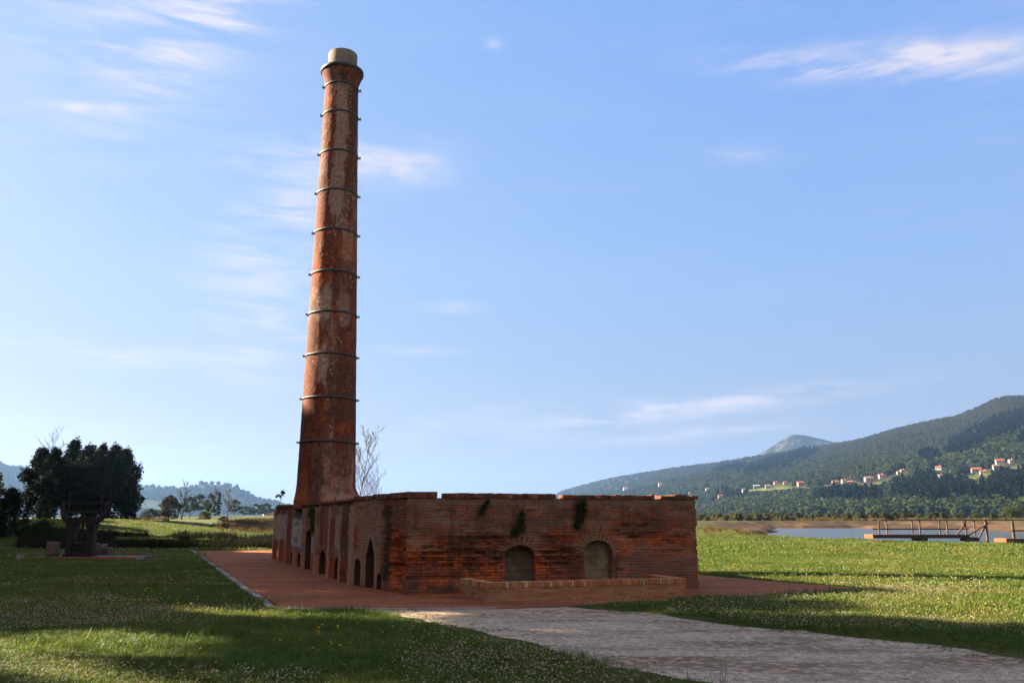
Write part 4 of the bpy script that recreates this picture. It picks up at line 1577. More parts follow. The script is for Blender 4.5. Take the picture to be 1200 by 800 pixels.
leafy('shade_c', 14, 16.0, 4.6, .48, 95, 60, M['leaf_shade'], .35, 'round', .2)
leafy('shade_pine', 15, 16.0, 4.0, .48, 120, 70, M['leaf_shade'], .35, 'round', .80)
leafy('shade_b', 13, 16.0, 4.6, .48, 190, 70, M['leaf_shade'], .35, 'round', .10)


def plant_tree(kind, name, label, cat, x, y, H, group=None, base=None, rot=0.0, wide=1.0, z=None):
    tm, cm = TREE_KINDS[kind]
    h0 = max(v.co.z for v in cm.vertices)
    s = H / h0
    if z is None:
        z = float(ground_z(np.array([x]), np.array([y]))[0])
    t = thing(name, label, cat, (x, y, z - .05), rot, group, (s * wide, s * wide, s))
    link('trunk' if cat != 'bush' else 'stem', tm, t)
    link('crown' if cat != 'bush' else 'foliage', cm, t)
    return t


def gx(px, Yd):
    return (px - 600) / 1000 * Yd * .981


G1 = 'dark trees of the grove on the left'
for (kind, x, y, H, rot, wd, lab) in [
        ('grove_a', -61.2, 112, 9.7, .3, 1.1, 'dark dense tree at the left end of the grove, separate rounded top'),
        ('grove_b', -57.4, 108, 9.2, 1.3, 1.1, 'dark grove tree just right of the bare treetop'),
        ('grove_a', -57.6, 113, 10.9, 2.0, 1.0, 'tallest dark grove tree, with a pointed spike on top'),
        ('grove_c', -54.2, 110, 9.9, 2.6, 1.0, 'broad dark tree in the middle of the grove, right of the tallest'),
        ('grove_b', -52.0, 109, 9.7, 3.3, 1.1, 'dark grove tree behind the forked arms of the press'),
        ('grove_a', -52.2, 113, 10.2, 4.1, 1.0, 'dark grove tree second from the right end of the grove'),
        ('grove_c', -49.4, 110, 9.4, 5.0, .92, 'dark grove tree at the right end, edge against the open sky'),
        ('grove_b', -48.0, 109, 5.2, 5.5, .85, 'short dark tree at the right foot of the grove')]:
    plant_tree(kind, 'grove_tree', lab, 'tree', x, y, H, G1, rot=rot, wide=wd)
plant_tree('bush_dark', 'round_bush', 'dark rounded bush left of the iron press', 'bush', -39.8, 69, 4.1, rot=1, wide=.75)
plant_tree('bush_mid', 'low_bush', 'low green bush between the round bush and the press', 'bush', -35.5, 66, 1.9, rot=2, wide=1.2)
plant_tree('bush_mid', 'low_bush', 'low green bush at the left picture edge', 'bush', -39.5, 63, 1.7, rot=3, wide=1.3)
plant_tree('light_tree', 'light_tree', 'pale yellow green tree at the far left edge behind the bush', 'tree', -77, 126, 8.2, rot=.5, wide=1.0)
plant_tree('bush_bronze', 'brown_thicket', 'dull brown thicket under the pale tree at the left edge', 'bush', -70, 118, 4.6, rot=.5, wide=1.0)


def bare_tree(label, x, y, H, seed, lean=(0, 0), r0=.1, n0=12, z=None, group=None, mat='twig', spread=.5, start=.25, depth=3, kids=5, ratio=.42, twig=.012):
    z = float(ground_z(np.array([x]), np.array([y]))[0]) if z is None else z
    t = thing('bare_tree', label, 'tree', (x, y, z), 0, group)
    mb, _ = branch_tree(seed, H, lean, r0, depth, spread, n0, start, twig, 0, kids, ratio)
    mb.build('trunk', M[mat], t, True)
    return t


bare_tree('leafless pale tree rising behind the dark grove', -60.4, 117, 10.2, 5, r0=.14, group='bare trees', twig=.02, n0=14)
bare_tree('slender leafless birch leaning right behind the brick chimney', -8.35, 46, 5.9, 9, (.085, 0), .05, 20, group='bare trees', twig=.007, spread=.52, ratio=.36, start=.3, kids=8)
bare_tree('small leafless sapling right of the birch behind the chimney', -7.55, 46.5, 3.9, 13, (.10, 0), .025, 12, group='bare trees', twig=.006, ratio=.36, kids=7)
bare_tree('bare tree beside the brown bush in the far field', gx(213, 165), 165, 6.2, 21, (.02, 0), .18, 10, group='bare trees', mat='bark', twig=.035)
bare_tree('bare thin tree nearest the kiln in the far field', gx(267, 170), 170, 5.2, 22, (-.03, 0), .14, 10, group='bare trees', mat='bark', twig=.03)
bare_tree('half bare tree left of the small far conifer', gx(247, 175), 175, 6.0, 24, (0, 0), .13, 10, group='bare trees', mat='bark', twig=.03)
G2 = 'trees and bushes across the far left field'
for (kind, px, yd, H, wd, nm, cat, lab) in [
        ('bush_bronze', 199, 160, 4.6, .95, 'brown_bush', 'bush', 'brown leafy bush right of the grove in the far field'),
        ('light_tree', 196, 235, 6.0, 1.2, 'field_tree', 'tree', 'light green tree behind the brown bush'),
        ('field_tree', 222, 240, 6.0, 1.3, 'field_tree', 'tree', 'round green tree right of the bare tree in the field'),
        ('field_tree', 234, 250, 6.6, 1.1, 'field_tree', 'tree', 'green tree between round tree and half bare tree'),
        ('field_tree', 246, 176, 5.4, .7, 'field_tree', 'tree', 'thin leafy tree growing against the half bare tree'),
        ('field_conifer', 256, 270, 7.6, .9, 'field_conifer', 'tree', 'small dark pointed conifer in the far left field'),
        ('field_tree', 275, 320, 6.6, 1.2, 'field_tree', 'tree', 'green tree behind the thin bare tree near the kiln'),
        ('field_tree', 288, 430, 6.0, 1.9, 'field_tree', 'tree', 'low wide tree in the far hedge, left one'),
        ('field_tree', 300, 420, 7.0, 1.8, 'field_tree', 'tree', 'wide tree in the middle of the far hedge'),
        ('field_tree', 312, 430, 7.4, 1.8, 'field_tree', 'tree', 'wide far hedge tree touching the kiln outline'),
        ('bush_mid', 178, 190, 2.6, 1.6, 'field_bush', 'bush', 'green bush close to the right foot of the grove'),
        ('bush_light', 240, 150, 1.6, 1.3, 'field_bush', 'bush', 'pale green bush under the half bare tree'),
        ('bush_light', 290, 118, 1.1, 1.3, 'field_bush', 'bush', 'yellow green bush left of the dry reeds'),
        ('bush_mid', 262, 122, .9, 1.6, 'field_bush', 'bush', 'low green bush under the thin bare tree')]:
    plant_tree(kind, nm, lab, cat, gx(px, yd), yd, H, G2, rot=px * .7, wide=wd)
G3 = 'shrubs on the far marsh bank'
for (kind, px, yd, H, wd, lab) in [
        ('bush_light', 1184, 268, 4.6, 1.2, 'yellow green shrub right of the footbridge on the far bank, larger'),
        ('bush_mid', 1197, 275, 4.2, 1.3, 'dark green shrub at the right picture edge on far bank'),
        ('bush_light', 1098, 285, 3.2, 1.0, 'pale rounded shrub above the middle of the footbridge'),
        ('bush_mid', 1085, 290, 2.0, 1.6, 'low green shrub just left of the pale rounded shrub'),
        ('bush_light', 1020, 300, 2.4, 1.4, 'low pale shrub on far bank left of the footbridge'),
        ('bush_mid', 960, 310, 2.6, 1.4, 'low green shrub on far bank below the white hamlet'),
        ('bush_light', 900, 320, 3.0, 1.3, 'pale shrub on far bank above the left end of water'),
        ('bush_mid', 842, 330, 2.0, 1.8, 'low dark shrub on far bank right of the kiln')]:
    plant_tree(kind, 'marsh_shrub', lab, 'bush', gx(px, yd), yd, H, G3, rot=px * .3, wide=wd)
# shade trees out of view, most at the left; their shadow falls over the kiln and the near meadow
for (x, y, H, k, s) in [(-46, 8, 17, 'shade_b', .7), (-47, 20, 17, 'shade_a', 2.7), (-46, 31, 18, 'shade_b', 1.2), (-48, 43, 18, 'shade_a', 2.1), (-24, -14, 15, 'shade_b', .2), (-15, -19, 16, 'shade_a', 1.3), (-6, -17, 15, 'shade_b', 2.2),  # trees behind the camera are unseen additions that cut the sky light
                        (3, -20, 16, 'shade_a', 3.3), (12, -18, 15, 'shade_b', 4.4), (20, -24, 16, 'shade_a', 5.1), (-33, -4, 17, 'shade_a', .4), (-34, 3, 17.5, 'shade_b', 1.5), (-33.5, 9.5, 17.0, 'shade_c', 2.2), (-34, 15.2, 17.5, 'shade_a', 3.1), (-33, 23.0, 20.6, 'shade_pine', 4.0), (-31, 22.6, 13.2, 'shade_a', 1.9), (-31.5, 27.0, 13.4, 'shade_b', .6),
                        (-34, 30.0, 19.0, 'shade_b', 5.2), (-34.5, 34.2, 17.6, 'shade_b', 3.2), (-35.5, 38.3, 19.6, 'shade_a', .9), (-38, 44.5, 18.6, 'shade_b', 2.0), (-41, 50, 15.5, 'shade_a', 3.0), (-50, 57, 17, 'shade_b', 1.0), (-54, 64, 18.5, 'shade_a', 2.6), (-57, 71.5, 19, 'shade_b', 3.6), (-61, 79, 19, 'shade_a', 4.6), (-66, 87, 18, 'shade_b', 5.5), (-71, 95, 18, 'shade_a', .5), (-77, 103, 18, 'shade_b', 1.5)]:
    plant_tree(k, 'shade_tree', 'tall leafy tree standing outside the picture, shading the kiln and near meadow', 'tree', x, y, H, 'shade trees outside the picture', rot=s, z=0)

# ------------------------------------------------------------------ footbridge
def ft(px, yv, Yd):
    """plan position and height for the bridge survey"""
    th = math.atan(.208)
    c, s = math.cos(th), math.sin(th)
    v = (400 - yv) / 1000
    r = (Vector(((px - 600) / 1000, c - v * s, s + v * c)))
    t = Yd / r.y
    return Vector((r.x * t, Yd, 1.6 + r.z * t))


YB, YR = 60.0, 61.2
br = thing('footbridge', 'weathered wooden footbridge with handrail crossing the river bank', 'footbridge', (ft(1085, 628, YB).x, YB, 0))


def bl(px, yv, Yd=YB):
    return ft(px, yv, Yd) - Vector(br.location)


zr_, zd = bl(1085, 609.3).z, bl(1085, 626.5).z
zm = bl(1085, 619.8).z
def bpost(px, row, ytop=609, ybot=628, wdt=.085):
    m = MB()
    a = bl(px, ybot, row)
    m.beam((a.x, row - YB, a.z), (a.x, row - YB, bl(px, ytop, row).z), wdt, wdt, .012)
    m.build('post', M['timber'], br)


for px in (1031, 1079, 1111, 1133):
    bpost(px, YB, ybot=629)
for px in (1040, 1070, 1102, 1143):
    bpost(px, YR, ybot=627)
bpost(1158, YB, ybot=638, wdt=.13)
bpost(1134, YB + .1, ytop=626, ybot=640, wdt=.2)
bpost(1082, YB + .1, ytop=629, ybot=638, wdt=.16)
m = MB()
xa, xb = bl(1023, 628).x, bl(1136, 628).x
for k in range(2):
    m.beam((xa + .02, k * 1.15, zd - .12), (xb, k * 1.15, zd - .12), .14, .20)
m.build('deck_beam', M['wet_timber'], br)
m = MB()
u = xa
while u < xb:
    m.box((u, -.12, zd - .018), (u + .17, 1.3, zd + .03 + random.uniform(-.008, .008)), .006)
    u += .185
m.build('deck', M['wet_timber'], br)
m = MB()
m.box((xa - .06, -.14, zd - .24), (xa - .003, 1.32, zd + .045), .01)
m.build('end_plank', M['orange_plank'], br)
for row in (0, 1):
    m = MB()
    m.beam((bl(1030, 609).x, row * 1.2, zr_), (bl(1225, 609).x, row * 1.2, zr_ + .02), .12, .06)
    m.build('handrail', M['timber'], br)
m = MB()
m.beam((bl(1031, 620).x, 1.2, zm), (bl(1146, 620).x, 1.2, zm), .05, .09)
m.build('mid_rail', M['wet_timber'], br)
m = MB()
for (p, q) in [((1122, 626), (1131, 613)), ((1136, 626), (1158, 613)), ((1147, 630), (1157, 612)), ((1128, 611), (1132, 618))]:
    m.beam(bl(*p), bl(*q), .09, .09)
m.build('brace', M['timber'], br)
m = MB()
a, b = bl(1134, 627), bl(1149, 634)
m.box((a.x, .05, b.z), (b.x, 1.1, a.z - .12), .03)
m.build('pier', M['wet_timber'], br)
m = MB()
m.box((bl(1076, 630).x, .05, bl(1076, 633.5).z), (bl(1088, 630).x, 1.1, zd - .23), .03)
m.build('pier', M['wet_timber'], br)
# separate landing stage at the right
ls = thing('landing_stage', 'short wooden landing stage with orange end board right of the footbridge', 'jetty', (ft(1190, 632, 57).x, 57, 0))


def ll(px, yv, Yd=57):
    return ft(px, yv, Yd) - Vector(ls.location)


m = MB()
z1 = ll(1190, 631).z
m.box((ll(1194, 631).x - .35, -.1, z1 - .30), (ll(1194, 631).x + 3.2, 1.3, z1 + .0), .015)
m.build('deck', M['wet_timber'], ls)
m = MB()
m.box((ll(1178, 631).x - .02, -.14, z1 - .24), (ll(1194, 631).x - .36, 1.32, z1 + .02), .015)
m.build('end_board', M['orange_plank'], ls)
for px, rw in ((1187, 0), (1207, 0), (1200, 1.2), (1222, 0)):
    m = MB()
    q = ll(px, 620)
    m.beam((q.x, rw, z1 - .1), (q.x, rw, ll(px, 610.5).z), .11, .11)
    m.build('post', M['timber'], ls)
for px in (1186, 1212):
    m = MB()
    q = ll(px, 620)
    m.beam((q.x, .5, -1.4), (q.x, .5, z1 - .25), .2, .2)
    m.build('pile', M['wet_timber'], ls)
m = MB()
m.beam((ll(1185, 621).x, .0, ll(1185, 621.5).z), (ll(1225, 621).x, .0, ll(1225, 621.5).z), .05, .09)
m.build('mid_rail', M['wet_timber'], ls)

# ------------------------------------------------------------------ hamlet on the hillside
def house(name, label, x, y, z, W, D, H, rot, wall, roof, windows=2, hip=.28):
    t = thing(name, label, 'house', (x, y, z - .5), rot, 'houses on the hillside')
    m = MB()
    W, D, H = W * .72, D * .75, H * .72
    m.box((-W / 2, -D / 2, -4), (W / 2, D / 2, H + .5))
    # gables
    m.add([(-W / 2, -D / 2, H + .5), (-W / 2, D / 2, H + .5), (-W / 2, 0, H + .5 + D * hip), (W / 2, -D / 2, H + .5), (W / 2, D / 2, H + .5), (W / 2, 0, H + .5 + D * hip)], [(0, 2, 1), (3, 4, 5)])
    m.build('wall', M[wall], t)
    r = MB()
    e = .6
    zt = H + .5 + D * hip + .15
    zb = H + .5 - e * 2 * hip * .9 + .12
    for s in (-1, 1):
        r.add([(-W / 2 - e, s * (D / 2 + e), zb), (W / 2 + e, s * (D / 2 + e), zb), (W / 2 + e, 0, zt), (-W / 2 - e, 0, zt),
               (-W / 2 - e, s * (D / 2 + e), zb + .3), (W / 2 + e, s * (D / 2 + e), zb + .3), (W / 2 + e, 0, zt + .3), (-W / 2 - e, 0, zt + .3)],
              [(0, 1, 2, 3), (4, 5, 6, 7), (0, 1, 5, 4), (1, 2, 6, 5), (0, 3, 7, 4)])
    ro = r.build('roof', M[roof], t)
    c = MB()
    c.box((W * .2, -.45, zt - .6), (W * .2 + .8, .4, zt + 1.0), .03)
    c.build('chimney_stack', M[wall], ro)
    for k in range(windows):
        wx = -W / 2 + W * (k + .5) / windows
        wd = MB()
        wd.box((wx - .55, -D / 2 - .06, H * .45), (wx + .55, -D / 2 + .1, H * .45 + 1.4))
        wd.build('window', M['window'], t)
    return t


# x, y, width, depth, height, turn, wall, roof, label
#HOUSES_BEGIN
HOUSES = [
    (588, 1037, 12.1, 7.7, 5.1, -0.32, 'white_wall', 'tile', 'white house with bright orange roof, second from the right and highest up'),
    (567, 1007, 11.7, 6.5, 4.7, -0.21, 'grey_wall', 'pale_tile', 'grey house just below the highest orange roofed house'),
    (597, 1029, 6.6, 5.3, 3.9, -0.03, 'white_wall', 'pale_tile', 'small white house at the right end of the hamlet'),
    (552, 1025, 13.9, 8.9, 4.6, -0.34, 'cream_wall', 'tile', 'long low house with a wide red orange roof, left half of a joined pair'),
    (547, 1001, 9.4, 6.0, 4.0, -0.40, 'white_wall', 'tile', 'white gabled house at the right end of the long red roof'),
    (534, 1078, 8.9, 5.7, 4.0, -0.66, 'white_wall', 'tile', 'isolated white cottage with red roof above the terrace field'),
    (506, 1020, 8.4, 6.0, 4.2, 0.24, 'pink_wall', 'pale_tile', 'pinkish house below the isolated white cottage'),
    (503, 1122, 5.7, 4.5, 3.2, -0.02, 'cream_wall', 'pale_tile', 'left cream house of the close cream pair'),
    (513, 1132, 6.9, 5.5, 3.4, -0.13, 'cream_wall', 'pale_tile', 'right cream house of the close cream pair'),
    (469, 1096, 8.8, 6.3, 5.3, -0.10, 'white_wall', 'tile', 'tall white house with orange roof left of the cream pair'),
    (446, 1080, 12.9, 9.3, 7.1, -0.09, 'pink_wall', 'pale_tile', 'largest pinkish villa in the middle of the hill hamlet'),
    (444, 1134, 9.0, 6.5, 4.0, -0.57, 'pink_wall', 'tile', 'reddish house at the right of the cluster of five'),
    (444, 1156, 8.0, 5.7, 5.6, -0.07, 'white_wall', 'pale_tile', 'tall white house at the top of the cluster of five'),
    (437, 1168, 11.5, 7.3, 4.4, -0.16, 'cream_wall', 'tile', 'wide red roofed house at the left top of the cluster of five'),
    (419, 1134, 8.9, 6.4, 4.4, -0.05, 'cream_wall', 'pale_tile', 'cream house at the lower left of the cluster of five'),
    (406, 1037, 12.3, 8.9, 5.5, -0.22, 'white_wall', 'pale_tile', 'broad bright white house lowest of the cluster of five'),
    (412, 1234, 12.0, 8.6, 6.0, -0.02, 'pink_wall', 'tile', 'pink house with red roof between the two clusters'),
    (405, 1282, 6.2, 4.9, 3.7, -0.11, 'cream_wall', 'tile', 'narrow house with small red roof right of the hillside white one'),
    (416, 1363, 7.9, 5.7, 3.9, -0.10, 'white_wall', 'tile', 'little white house uphill of the meadow strip'),
    (381, 1289, 9.9, 7.1, 5.4, -0.19, 'cream_wall', 'pale_tile', 'beige house at the right end of the meadow strip'),
    (381, 1348, 12.9, 7.2, 5.2, -0.18, 'grey_wall', 'blue_roof', 'blue grey roofed shed beside the meadow strip'),
    (360, 1339, 10.2, 6.5, 4.6, -0.06, 'white_wall', 'pale_tile', 'white house left of the blue grey shed'),
    (396, 1574, 9.0, 6.5, 4.9, -0.05, 'white_wall', 'pale_tile', 'right white house of the white pair at the left'),
    (389, 1597, 9.1, 6.5, 5.0, 0.06, 'white_wall', 'pale_tile', 'left white house of the white pair at the left'),
    (333, 1386, 9.2, 5.9, 4.6, -0.04, 'pink_wall', 'tile', 'orange roofed house below the white pair'),
    (390, 1727, 9.8, 7.0, 5.9, -0.02, 'white_wall', 'pale_tile', 'white house closest to the right kiln corner'),
    (355, 1732, 4.9, 3.9, 6.8, -0.10, 'white_wall', 'pale_tile', 'slim white tower house just above the kiln wall'),
    (382, 2223, 14.5, 10.5, 7.3, 0.03, 'white_wall', 'tile', 'white house with red roof alone above the kiln, higher one'),
    (374, 2852, 18.5, 13.3, 9.3, 0.07, 'white_wall', 'pale_tile', 'pale house farthest left above the kiln'),
]
#HOUSES_END
for (x, y, W, D, H, rot, wl, rf, lab) in HOUSES:
    house('house', lab, x, y, hill_z(x, y), W, D, H, rot, wl, rf, 3 if W > 11 else 2)
house('house', 'pale house in the far field beside the left kiln edge', gx(315.5, 620), 620, .5, 11, 9, 6.5, .4, 'pink_wall', 'pale_tile')

# ------------------------------------------------------------------ woods on the hill
rng = np.random.default_rng(77)
def hill_pts(n, V, S, s0, s1, keep):
    n1, n2 = S.shape
    i = rng.uniform(0, n1 - 1.001, n * 3)
    j = rng.uniform(0, n2 - 1.001, n * 3)
    a, b = i.astype(int), j.astype(int)
    fi, fj = (i - a)[:, None], (j - b)[:, None]
    P = (V[a, b] * (1 - fj) + V[a, b + 1] * fj) * (1 - fi) + (V[a + 1, b] * (1 - fj) + V[a + 1, b + 1] * fj) * fi
    s = S[a, 0]
    px = 600 + P[:, 0] / P[:, 1] * 979
    el = 608 - (P[:, 2] - 1.6) / P[:, 1] * 1000
    ok = (s > s0) & (s < s1) & keep(P, s, px, el)
    return P[ok][:n]


hp = np.array([(h[0], h[1]) for h in HOUSES]) if HOUSES else np.zeros((0, 2))


def clear_houses(P, r=16):
    ok = np.ones(len(P), bool)
    for hx, hy in hp:
        d = np.hypot(P[:, 0] - hx, P[:, 1] - hy)
        # stay off the house and off the strip of hillside just below it
        k = (P[:, 0] * hx + P[:, 1] * hy) / math.hypot(hx, hy)
        fr = math.hypot(hx, hy) - k
        lat = np.abs(P[:, 0] * hy - P[:, 1] * hx) / math.hypot(hx, hy)
        ok &= ~((d < r) | ((fr > 0) & (fr < 75) & (lat < 11)))
    return ok


def stand(px, el):
    """dark conifer stands, by bearing and elevation of the hillside they grow on"""
    m = np.zeros(px.shape)
    for cx, cy, rx, ry, tl in [(1150, 512, 62, 13, -.42), (1075, 540, 12, 9, 0), (905, 545, 48, 8, -.32), (848, 551, 20, 5, -.2), (1075, 583, 42, 16, 0), (1170, 580, 40, 20, -.2), (980, 590, 40, 8, 0), (850, 585, 20, 6, 0), (1130, 590, 20, 9, 0)]:
        dx, dy = px - cx, el - cy
        u = dx * math.cos(tl) + dy * math.sin(tl)
        v = -dx * math.sin(tl) + dy * math.cos(tl)
        m = np.maximum(m, np.exp(-(u / rx) ** 2 * 1.1 - (v / ry) ** 2 * 1.1))
    return m


con = [blob('conifer_shape', M['far_conifer'], 'cone', k) for k in range(2)]
brd = [blob('broadleaf_shape', M['far_broad'], 'round', k) for k in range(3)]
scr = [blob('scrub_shape', M['far_scrub'], 'round', k + 7) for k in range(2)]
P = hill_pts(15000, HV, HS, .0, 1.0, lambda P, s, px, el: (stand(px, el) > .42 + .15 * rng.normal(0, 1, len(px)) * .5) & (px < 1290) & clear_houses(P))
P = P[:9000]
scatter('conifer_wood', P - np.array([0, 0, 1.5]), rng.uniform(11, 18, len(P)), con, rng.integers(0, 2, len(P)), M['far_conifer'], .05, seed=1, zs=1.15)
P = hill_pts(36000, HV, HS, .0, .62, lambda P, s, px, el: (px < 1300) & (mead(px, el) < .45) & clear_houses(P) & (rng.uniform(0, 1, len(s)) < np.where(s < .4, .95, .95 - 3.5 * (s - .4))))
scatter('broadleaf_wood', P - np.array([0, 0, 1.2]), rng.uniform(4, 10.5, len(P)) * (.75 + .5 * vnoise(P[:, 0] * .01, P[:, 1] * .01, 3)), brd, rng.integers(0, 3, len(P)), M['far_broad'], .08, seed=2)
P = hill_pts(42000, HV, HS, .25, 1.12, lambda P, s, px, el: (px < 1300) & (stand(px, el) < .5) & (mead(px, el) < .4) & clear_houses(P))
scatter('hill_scrub', P - np.array([0, 0, .6]), rng.uniform(2.5, 6.5, len(P)), scr, rng.integers(0, 2, len(P)), M['far_scrub'], .1, seed=3)
n_ = 5000
i = rng.integers(2, LV.shape[0] - 8, n_)
j = rng.integers(0, LV.shape[1], n_)
P = LV[i, j] + rng.normal(0, 8, (n_, 3)) * np.array([1, 1, 0])
P[:, 2] -= 2
keep = vnoise(P[:, 0] * .006, P[:, 1] * .006, 5) < .62
P = P[keep]
scatter('ridge_wood', P, rng.uniform(8, 16, len(P)), brd, rng.integers(0, 3, len(P)), M['far_broad'], .08, seed=4)

# ------------------------------------------------------------------ grass, flowers, reeds
SLAB = [(-20.2, 35.1), (-14.6, 35.1), (-14.6, 37.5), (-20.2, 37.5)]


def cover(n, y0, y1, x0k, x1k, dens_pow, seed, extra=0.0):
    """random plan points between two depths in the wedge of the meadow in view"""
    r = np.random.default_rng(seed)
    y = y0 + (y1 - y0) * r.uniform(0, 1, n) ** dens_pow
    x = y * (x0k + (x1k - x0k) * r.uniform(0, 1, n))
    jag = .35 * (fbm(x * 1.7, y * 1.7, 44) - .5) * 2
    dp, da, ds, dr = poly_sd(x, y, PATH) + jag, poly_sd(x, y, APRON), poly_sd(x, y, SLAB), poly_sd(x, y, RIVER)
    keep = (da > .04) & (ds > .05) & (dr > .2)
    keep &= r.uniform(0, 1, n) < np.maximum(sstep(dp, -.30, .30), .06 * sstep(dp, -.9, -.1) + .22 * sstep(fbm(x * .9, y * 1.6, 47), .56, .7) * sstep(dp, -.8, -.1))
    return x[keep], y[keep], dp[keep], r


TUFT = [tuft('grass_tuft', M['grass'], 22, .085, .075, .0065, .7, s) for s in range(3)]
TUFT_F = [tuft('grass_tuft', M['grass'], 26, .12, .17, .014, .7, s + 5) for s in range(3)]
TUFT_X = [tuft('grass_tuft', M['grass'], 26, .18, .40, .035, .7, s + 9) for s in range(2)]


def zg(x, y):
    return ground_z(x, y) - .005


def tall(x, y):
    return .45 + 1.1 * fbm(x * .8, y * .8, 55, 5) ** 1.6


x, y, dp, r = cover(52000, 5.5, 17, -.75, .75, .85, 1)
P = np.stack([x, y, zg(x, y)], 1)
scatter('meadow_grass', P, tall(x, y) * r.uniform(.7, 1.3, len(x)) * (.45 + .55 * sstep(dp, 0, .8)), TUFT, r.integers(0, 3, len(x)), M['grass'], .12, seed=11)
x, y, dp, r = cover(52000, 15, 42, -.74, .74, .9, 2)
P = np.stack([x, y, zg(x, y)], 1)
scatter('meadow_grass', P, tall(x, y) * r.uniform(.7, 1.25, len(x)) * (.5 + .5 * sstep(dp, 0, .8)), TUFT_F, r.integers(0, 3, len(x)), M['grass'], .12, seed=12)
x, y, dp, r = cover(34000, 38, 105, -.72, .72, .9, 3)
k = ~((np.abs(y - 49.5 - .05 * x - .5 * np.sin(x * .5)) < .75) & (x > 6) & (x < 29)) & ((np.hypot((x - 20) / 4, (y - 90) / 13) > 1) | (r.uniform(0, 1, len(x)) < .35))
x, y = x[k], y[k]
P = np.stack([x, y, zg(x, y)], 1)
scatter('meadow_grass', P, tall(x, y) * r.uniform(.6, 1.2, len(x)), TUFT_X, r.integers(0, 2, len(x)), M['grass'], .12, seed=13)
# coarser clumps standing above the sward
CLUMP = [tuft('grass_clump', M['grass'], 40, .20, .12, .009, .6, s + 60) for s in range(2)]
x, y, dp, r = cover(5200, 5.5, 26, -.74, .74, .85, 9)
k = (fbm(x * .6 + 3, y * .6, 68, 4) > .52) & (dp > .1)
x, y = x[k], y[k]
scatter('grass_clumps', np.stack([x, y, zg(x, y)], 1), r.uniform(.45, .9, len(x)), CLUMP, r.integers(0, 2, len(x)), M['grass'], .15, seed=21)
# a few taller seeding stalks
STALK = [tuft('seed_stalk', M['reed'], 4, .30, .05, .005, .35, s + 20) for s in range(2)]
x, y, dp, r = cover(2600, 6, 22, -.7, .7, .9, 5)
P = np.stack([x, y, zg(x, y)], 1)
k = vnoise(x * .5, y * .5, 66) > .5
P = P[k]
scatter('seed_stalks', P, r.uniform(.5, 1.1, len(P)), STALK, r.integers(0, 2, len(P)), M['reed'], .1, seed=15)


def flower(name, mat, rad_, h, seed):
    bm = bmesh.new()
    bmesh.ops.create_icosphere(bm, subdivisions=1, radius=rad_)
    rg = random.Random(seed)
    for v in bm.verts:
        v.co *= rg.uniform(.8, 1.15)
        v.co.z = v.co.z * .8 + h
    m = MB()
    m.bm(bm)
    return mesh_from(name, m.v, m.f, mat)


CLV = [flower('clover_head', M['clover_white'], .013, h, k) for k, h in enumerate((.085, .105, .07))]
YLW = [flower('yellow_head', M['clover_yellow'], .012, .09, 4)]


def bloom(x, y):
    return sstep(fbm(x * .35 + 4, y * .35, 71), .45, .58) * (.35 + .65 * vnoise(x * 1.6, y * 1.6, 72))


x, y, dp, r = cover(80000, 5.5, 22, -.72, .72, .8, 6)
k = (r.uniform(0, 1, len(x)) < bloom(x, y)) & (dp > .25)
x, y = x[k], y[k]
scatter('white_clover', np.stack([x, y, zg(x, y)], 1), r.uniform(.55, 1.05, len(x)), CLV, r.integers(0, 3, len(x)), M['clover_white'], .2, seed=16)
x, y, dp, r = cover(60000, 20, 62, -.7, .7, .85, 7)
k = (r.uniform(0, 1, len(x)) < bloom(x, y) * .4) & (dp > .25)
x, y = x[k], y[k]
scatter('white_clover', np.stack([x, y, zg(x, y) + .02], 1), r.uniform(.9, 1.5, len(x)), CLV, r.integers(0, 3, len(x)), M['clover_white'], .2, seed=17)
x, y, dp, r = cover(4500, 5.5, 50, -.7, .7, .9, 8)
k = (r.uniform(0, 1, len(x)) < sstep(fbm(x * .4 + 11, y * .25, 75), .56, .68) * np.where(y > 20, .25, 1)) & (dp > .25)
x, y = x[k], y[k]
scatter('yellow_flowers', np.stack([x, y, zg(x, y) + .01], 1), r.uniform(.7, 1.3, len(x)) * (1 + y / 40), YLW, r.integers(0, 1, len(x)), M['clover_yellow'], .2, seed=18)
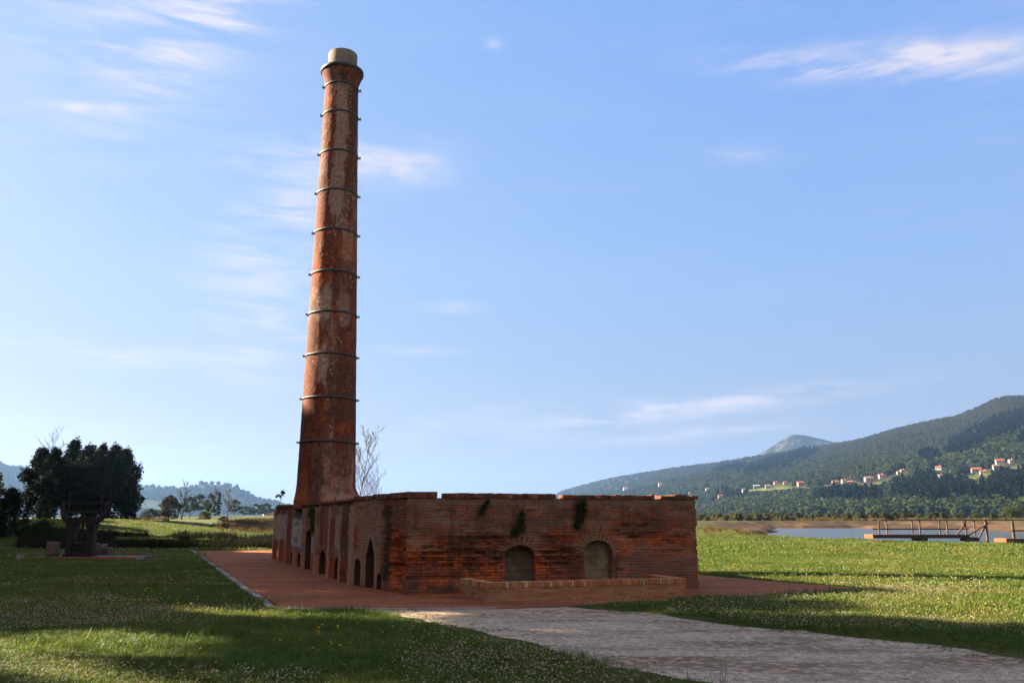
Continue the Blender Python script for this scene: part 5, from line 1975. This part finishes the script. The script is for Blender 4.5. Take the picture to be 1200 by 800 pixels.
# dark rush belt beyond the lawn, dry reeds in the far field and on the marsh bank
RSH = [tuft('rush_tuft', M['rush'], 34, .75, .42, .035, .35, s + 30) for s in range(2)]
RED_ = [tuft('reed_tuft', M['reed'], 34, 1.1, .7, .06, .3, s + 40) for s in range(2)]
r = np.random.default_rng(31)
y = r.uniform(48, 74, 6000)
x = -y * r.uniform(.16, .56, 6000)
k = (fbm(x * .14, y * .2, 77) > .38) & (np.hypot(x + 18.6, y - 54.5) > 1.6)
x, y = x[k], y[k]
scatter('dark_rushes', np.stack([x, y, zg(x, y)], 1), r.uniform(.55, 1.15, len(x)), RSH, r.integers(0, 2, len(x)), M['rush'], .1, seed=19)
y = r.uniform(232, 470, 9000)
x = y * r.uniform(.12, .74, 9000)
k = (poly_sd(x, y, RIVER) > 7) & (fbm(x * .03, y * .03, 79) > .36)
x, y = x[k], y[k]
y2 = r.uniform(95, 190, 2600)
x2 = -y2 * r.uniform(.22, .5, 2600)
k = fbm(x2 * .05, y2 * .06, 80) > .56
x2, y2 = x2[k], y2[k]
y3 = 108 + r.normal(0, 5, 420)
x3 = -y3 * .296 + r.normal(0, 2.0, 420)
x4, y4 = 20.5 + r.normal(0, 2.2, 260), 89 + r.normal(0, 8, 260)
k4 = (poly_sd(x4, y4, RIVER) > .3) & (fbm(x4 * .4, y4 * .3, 82) > .45)
x, y = np.concatenate([x, x2, x3, x4[k4]]), np.concatenate([y, y2, y3, y4[k4]])
scatter('dry_reeds', np.stack([x, y, zg(x, y)], 1), r.uniform(.5, 1.1, len(x)) * np.where(y < 195, np.where(x > 0, .42, .6), 1), RED_, r.integers(0, 2, len(x)), M['reed'], .1, seed=20)

r = np.random.default_rng(41)
y = r.uniform(240, 420, 1500)
x = y * r.uniform(.14, .72, 1500)
k = (poly_sd(x, y, RIVER) > 10) & (fbm(x * .02, y * .05, 84) > .46)
x, y = x[k], y[k]
marsh = [blob('marsh_shape', M['leaf_marsh'], 'round', 50 + k) for k in range(2)]
scatter('marsh_scrub', np.stack([x, y, zg(x, y) - .2], 1), r.uniform(.8, 2.6, len(x)), marsh, r.integers(0, 2, len(x)), M['leaf_marsh'], .1, seed=22)

# ------------------------------------------------------------------ haze over the valley
hz = MB()
hz.box((-9500, -400, -4), (9500, 9500, 480))
hm = bpy.data.materials.new('valley_haze')
hm.use_nodes = True
t = NT(hm.node_tree)
pv = t.node('ShaderNodeVolumePrincipled', i={'Color': (.17, .32, .60, 1), 'Density': .0001, 'Anisotropy': .3})
t.node('ShaderNodeOutputMaterial', i={'Volume': pv.outputs[0]})
tag(hz.build('haze', hm), kind='stuff')
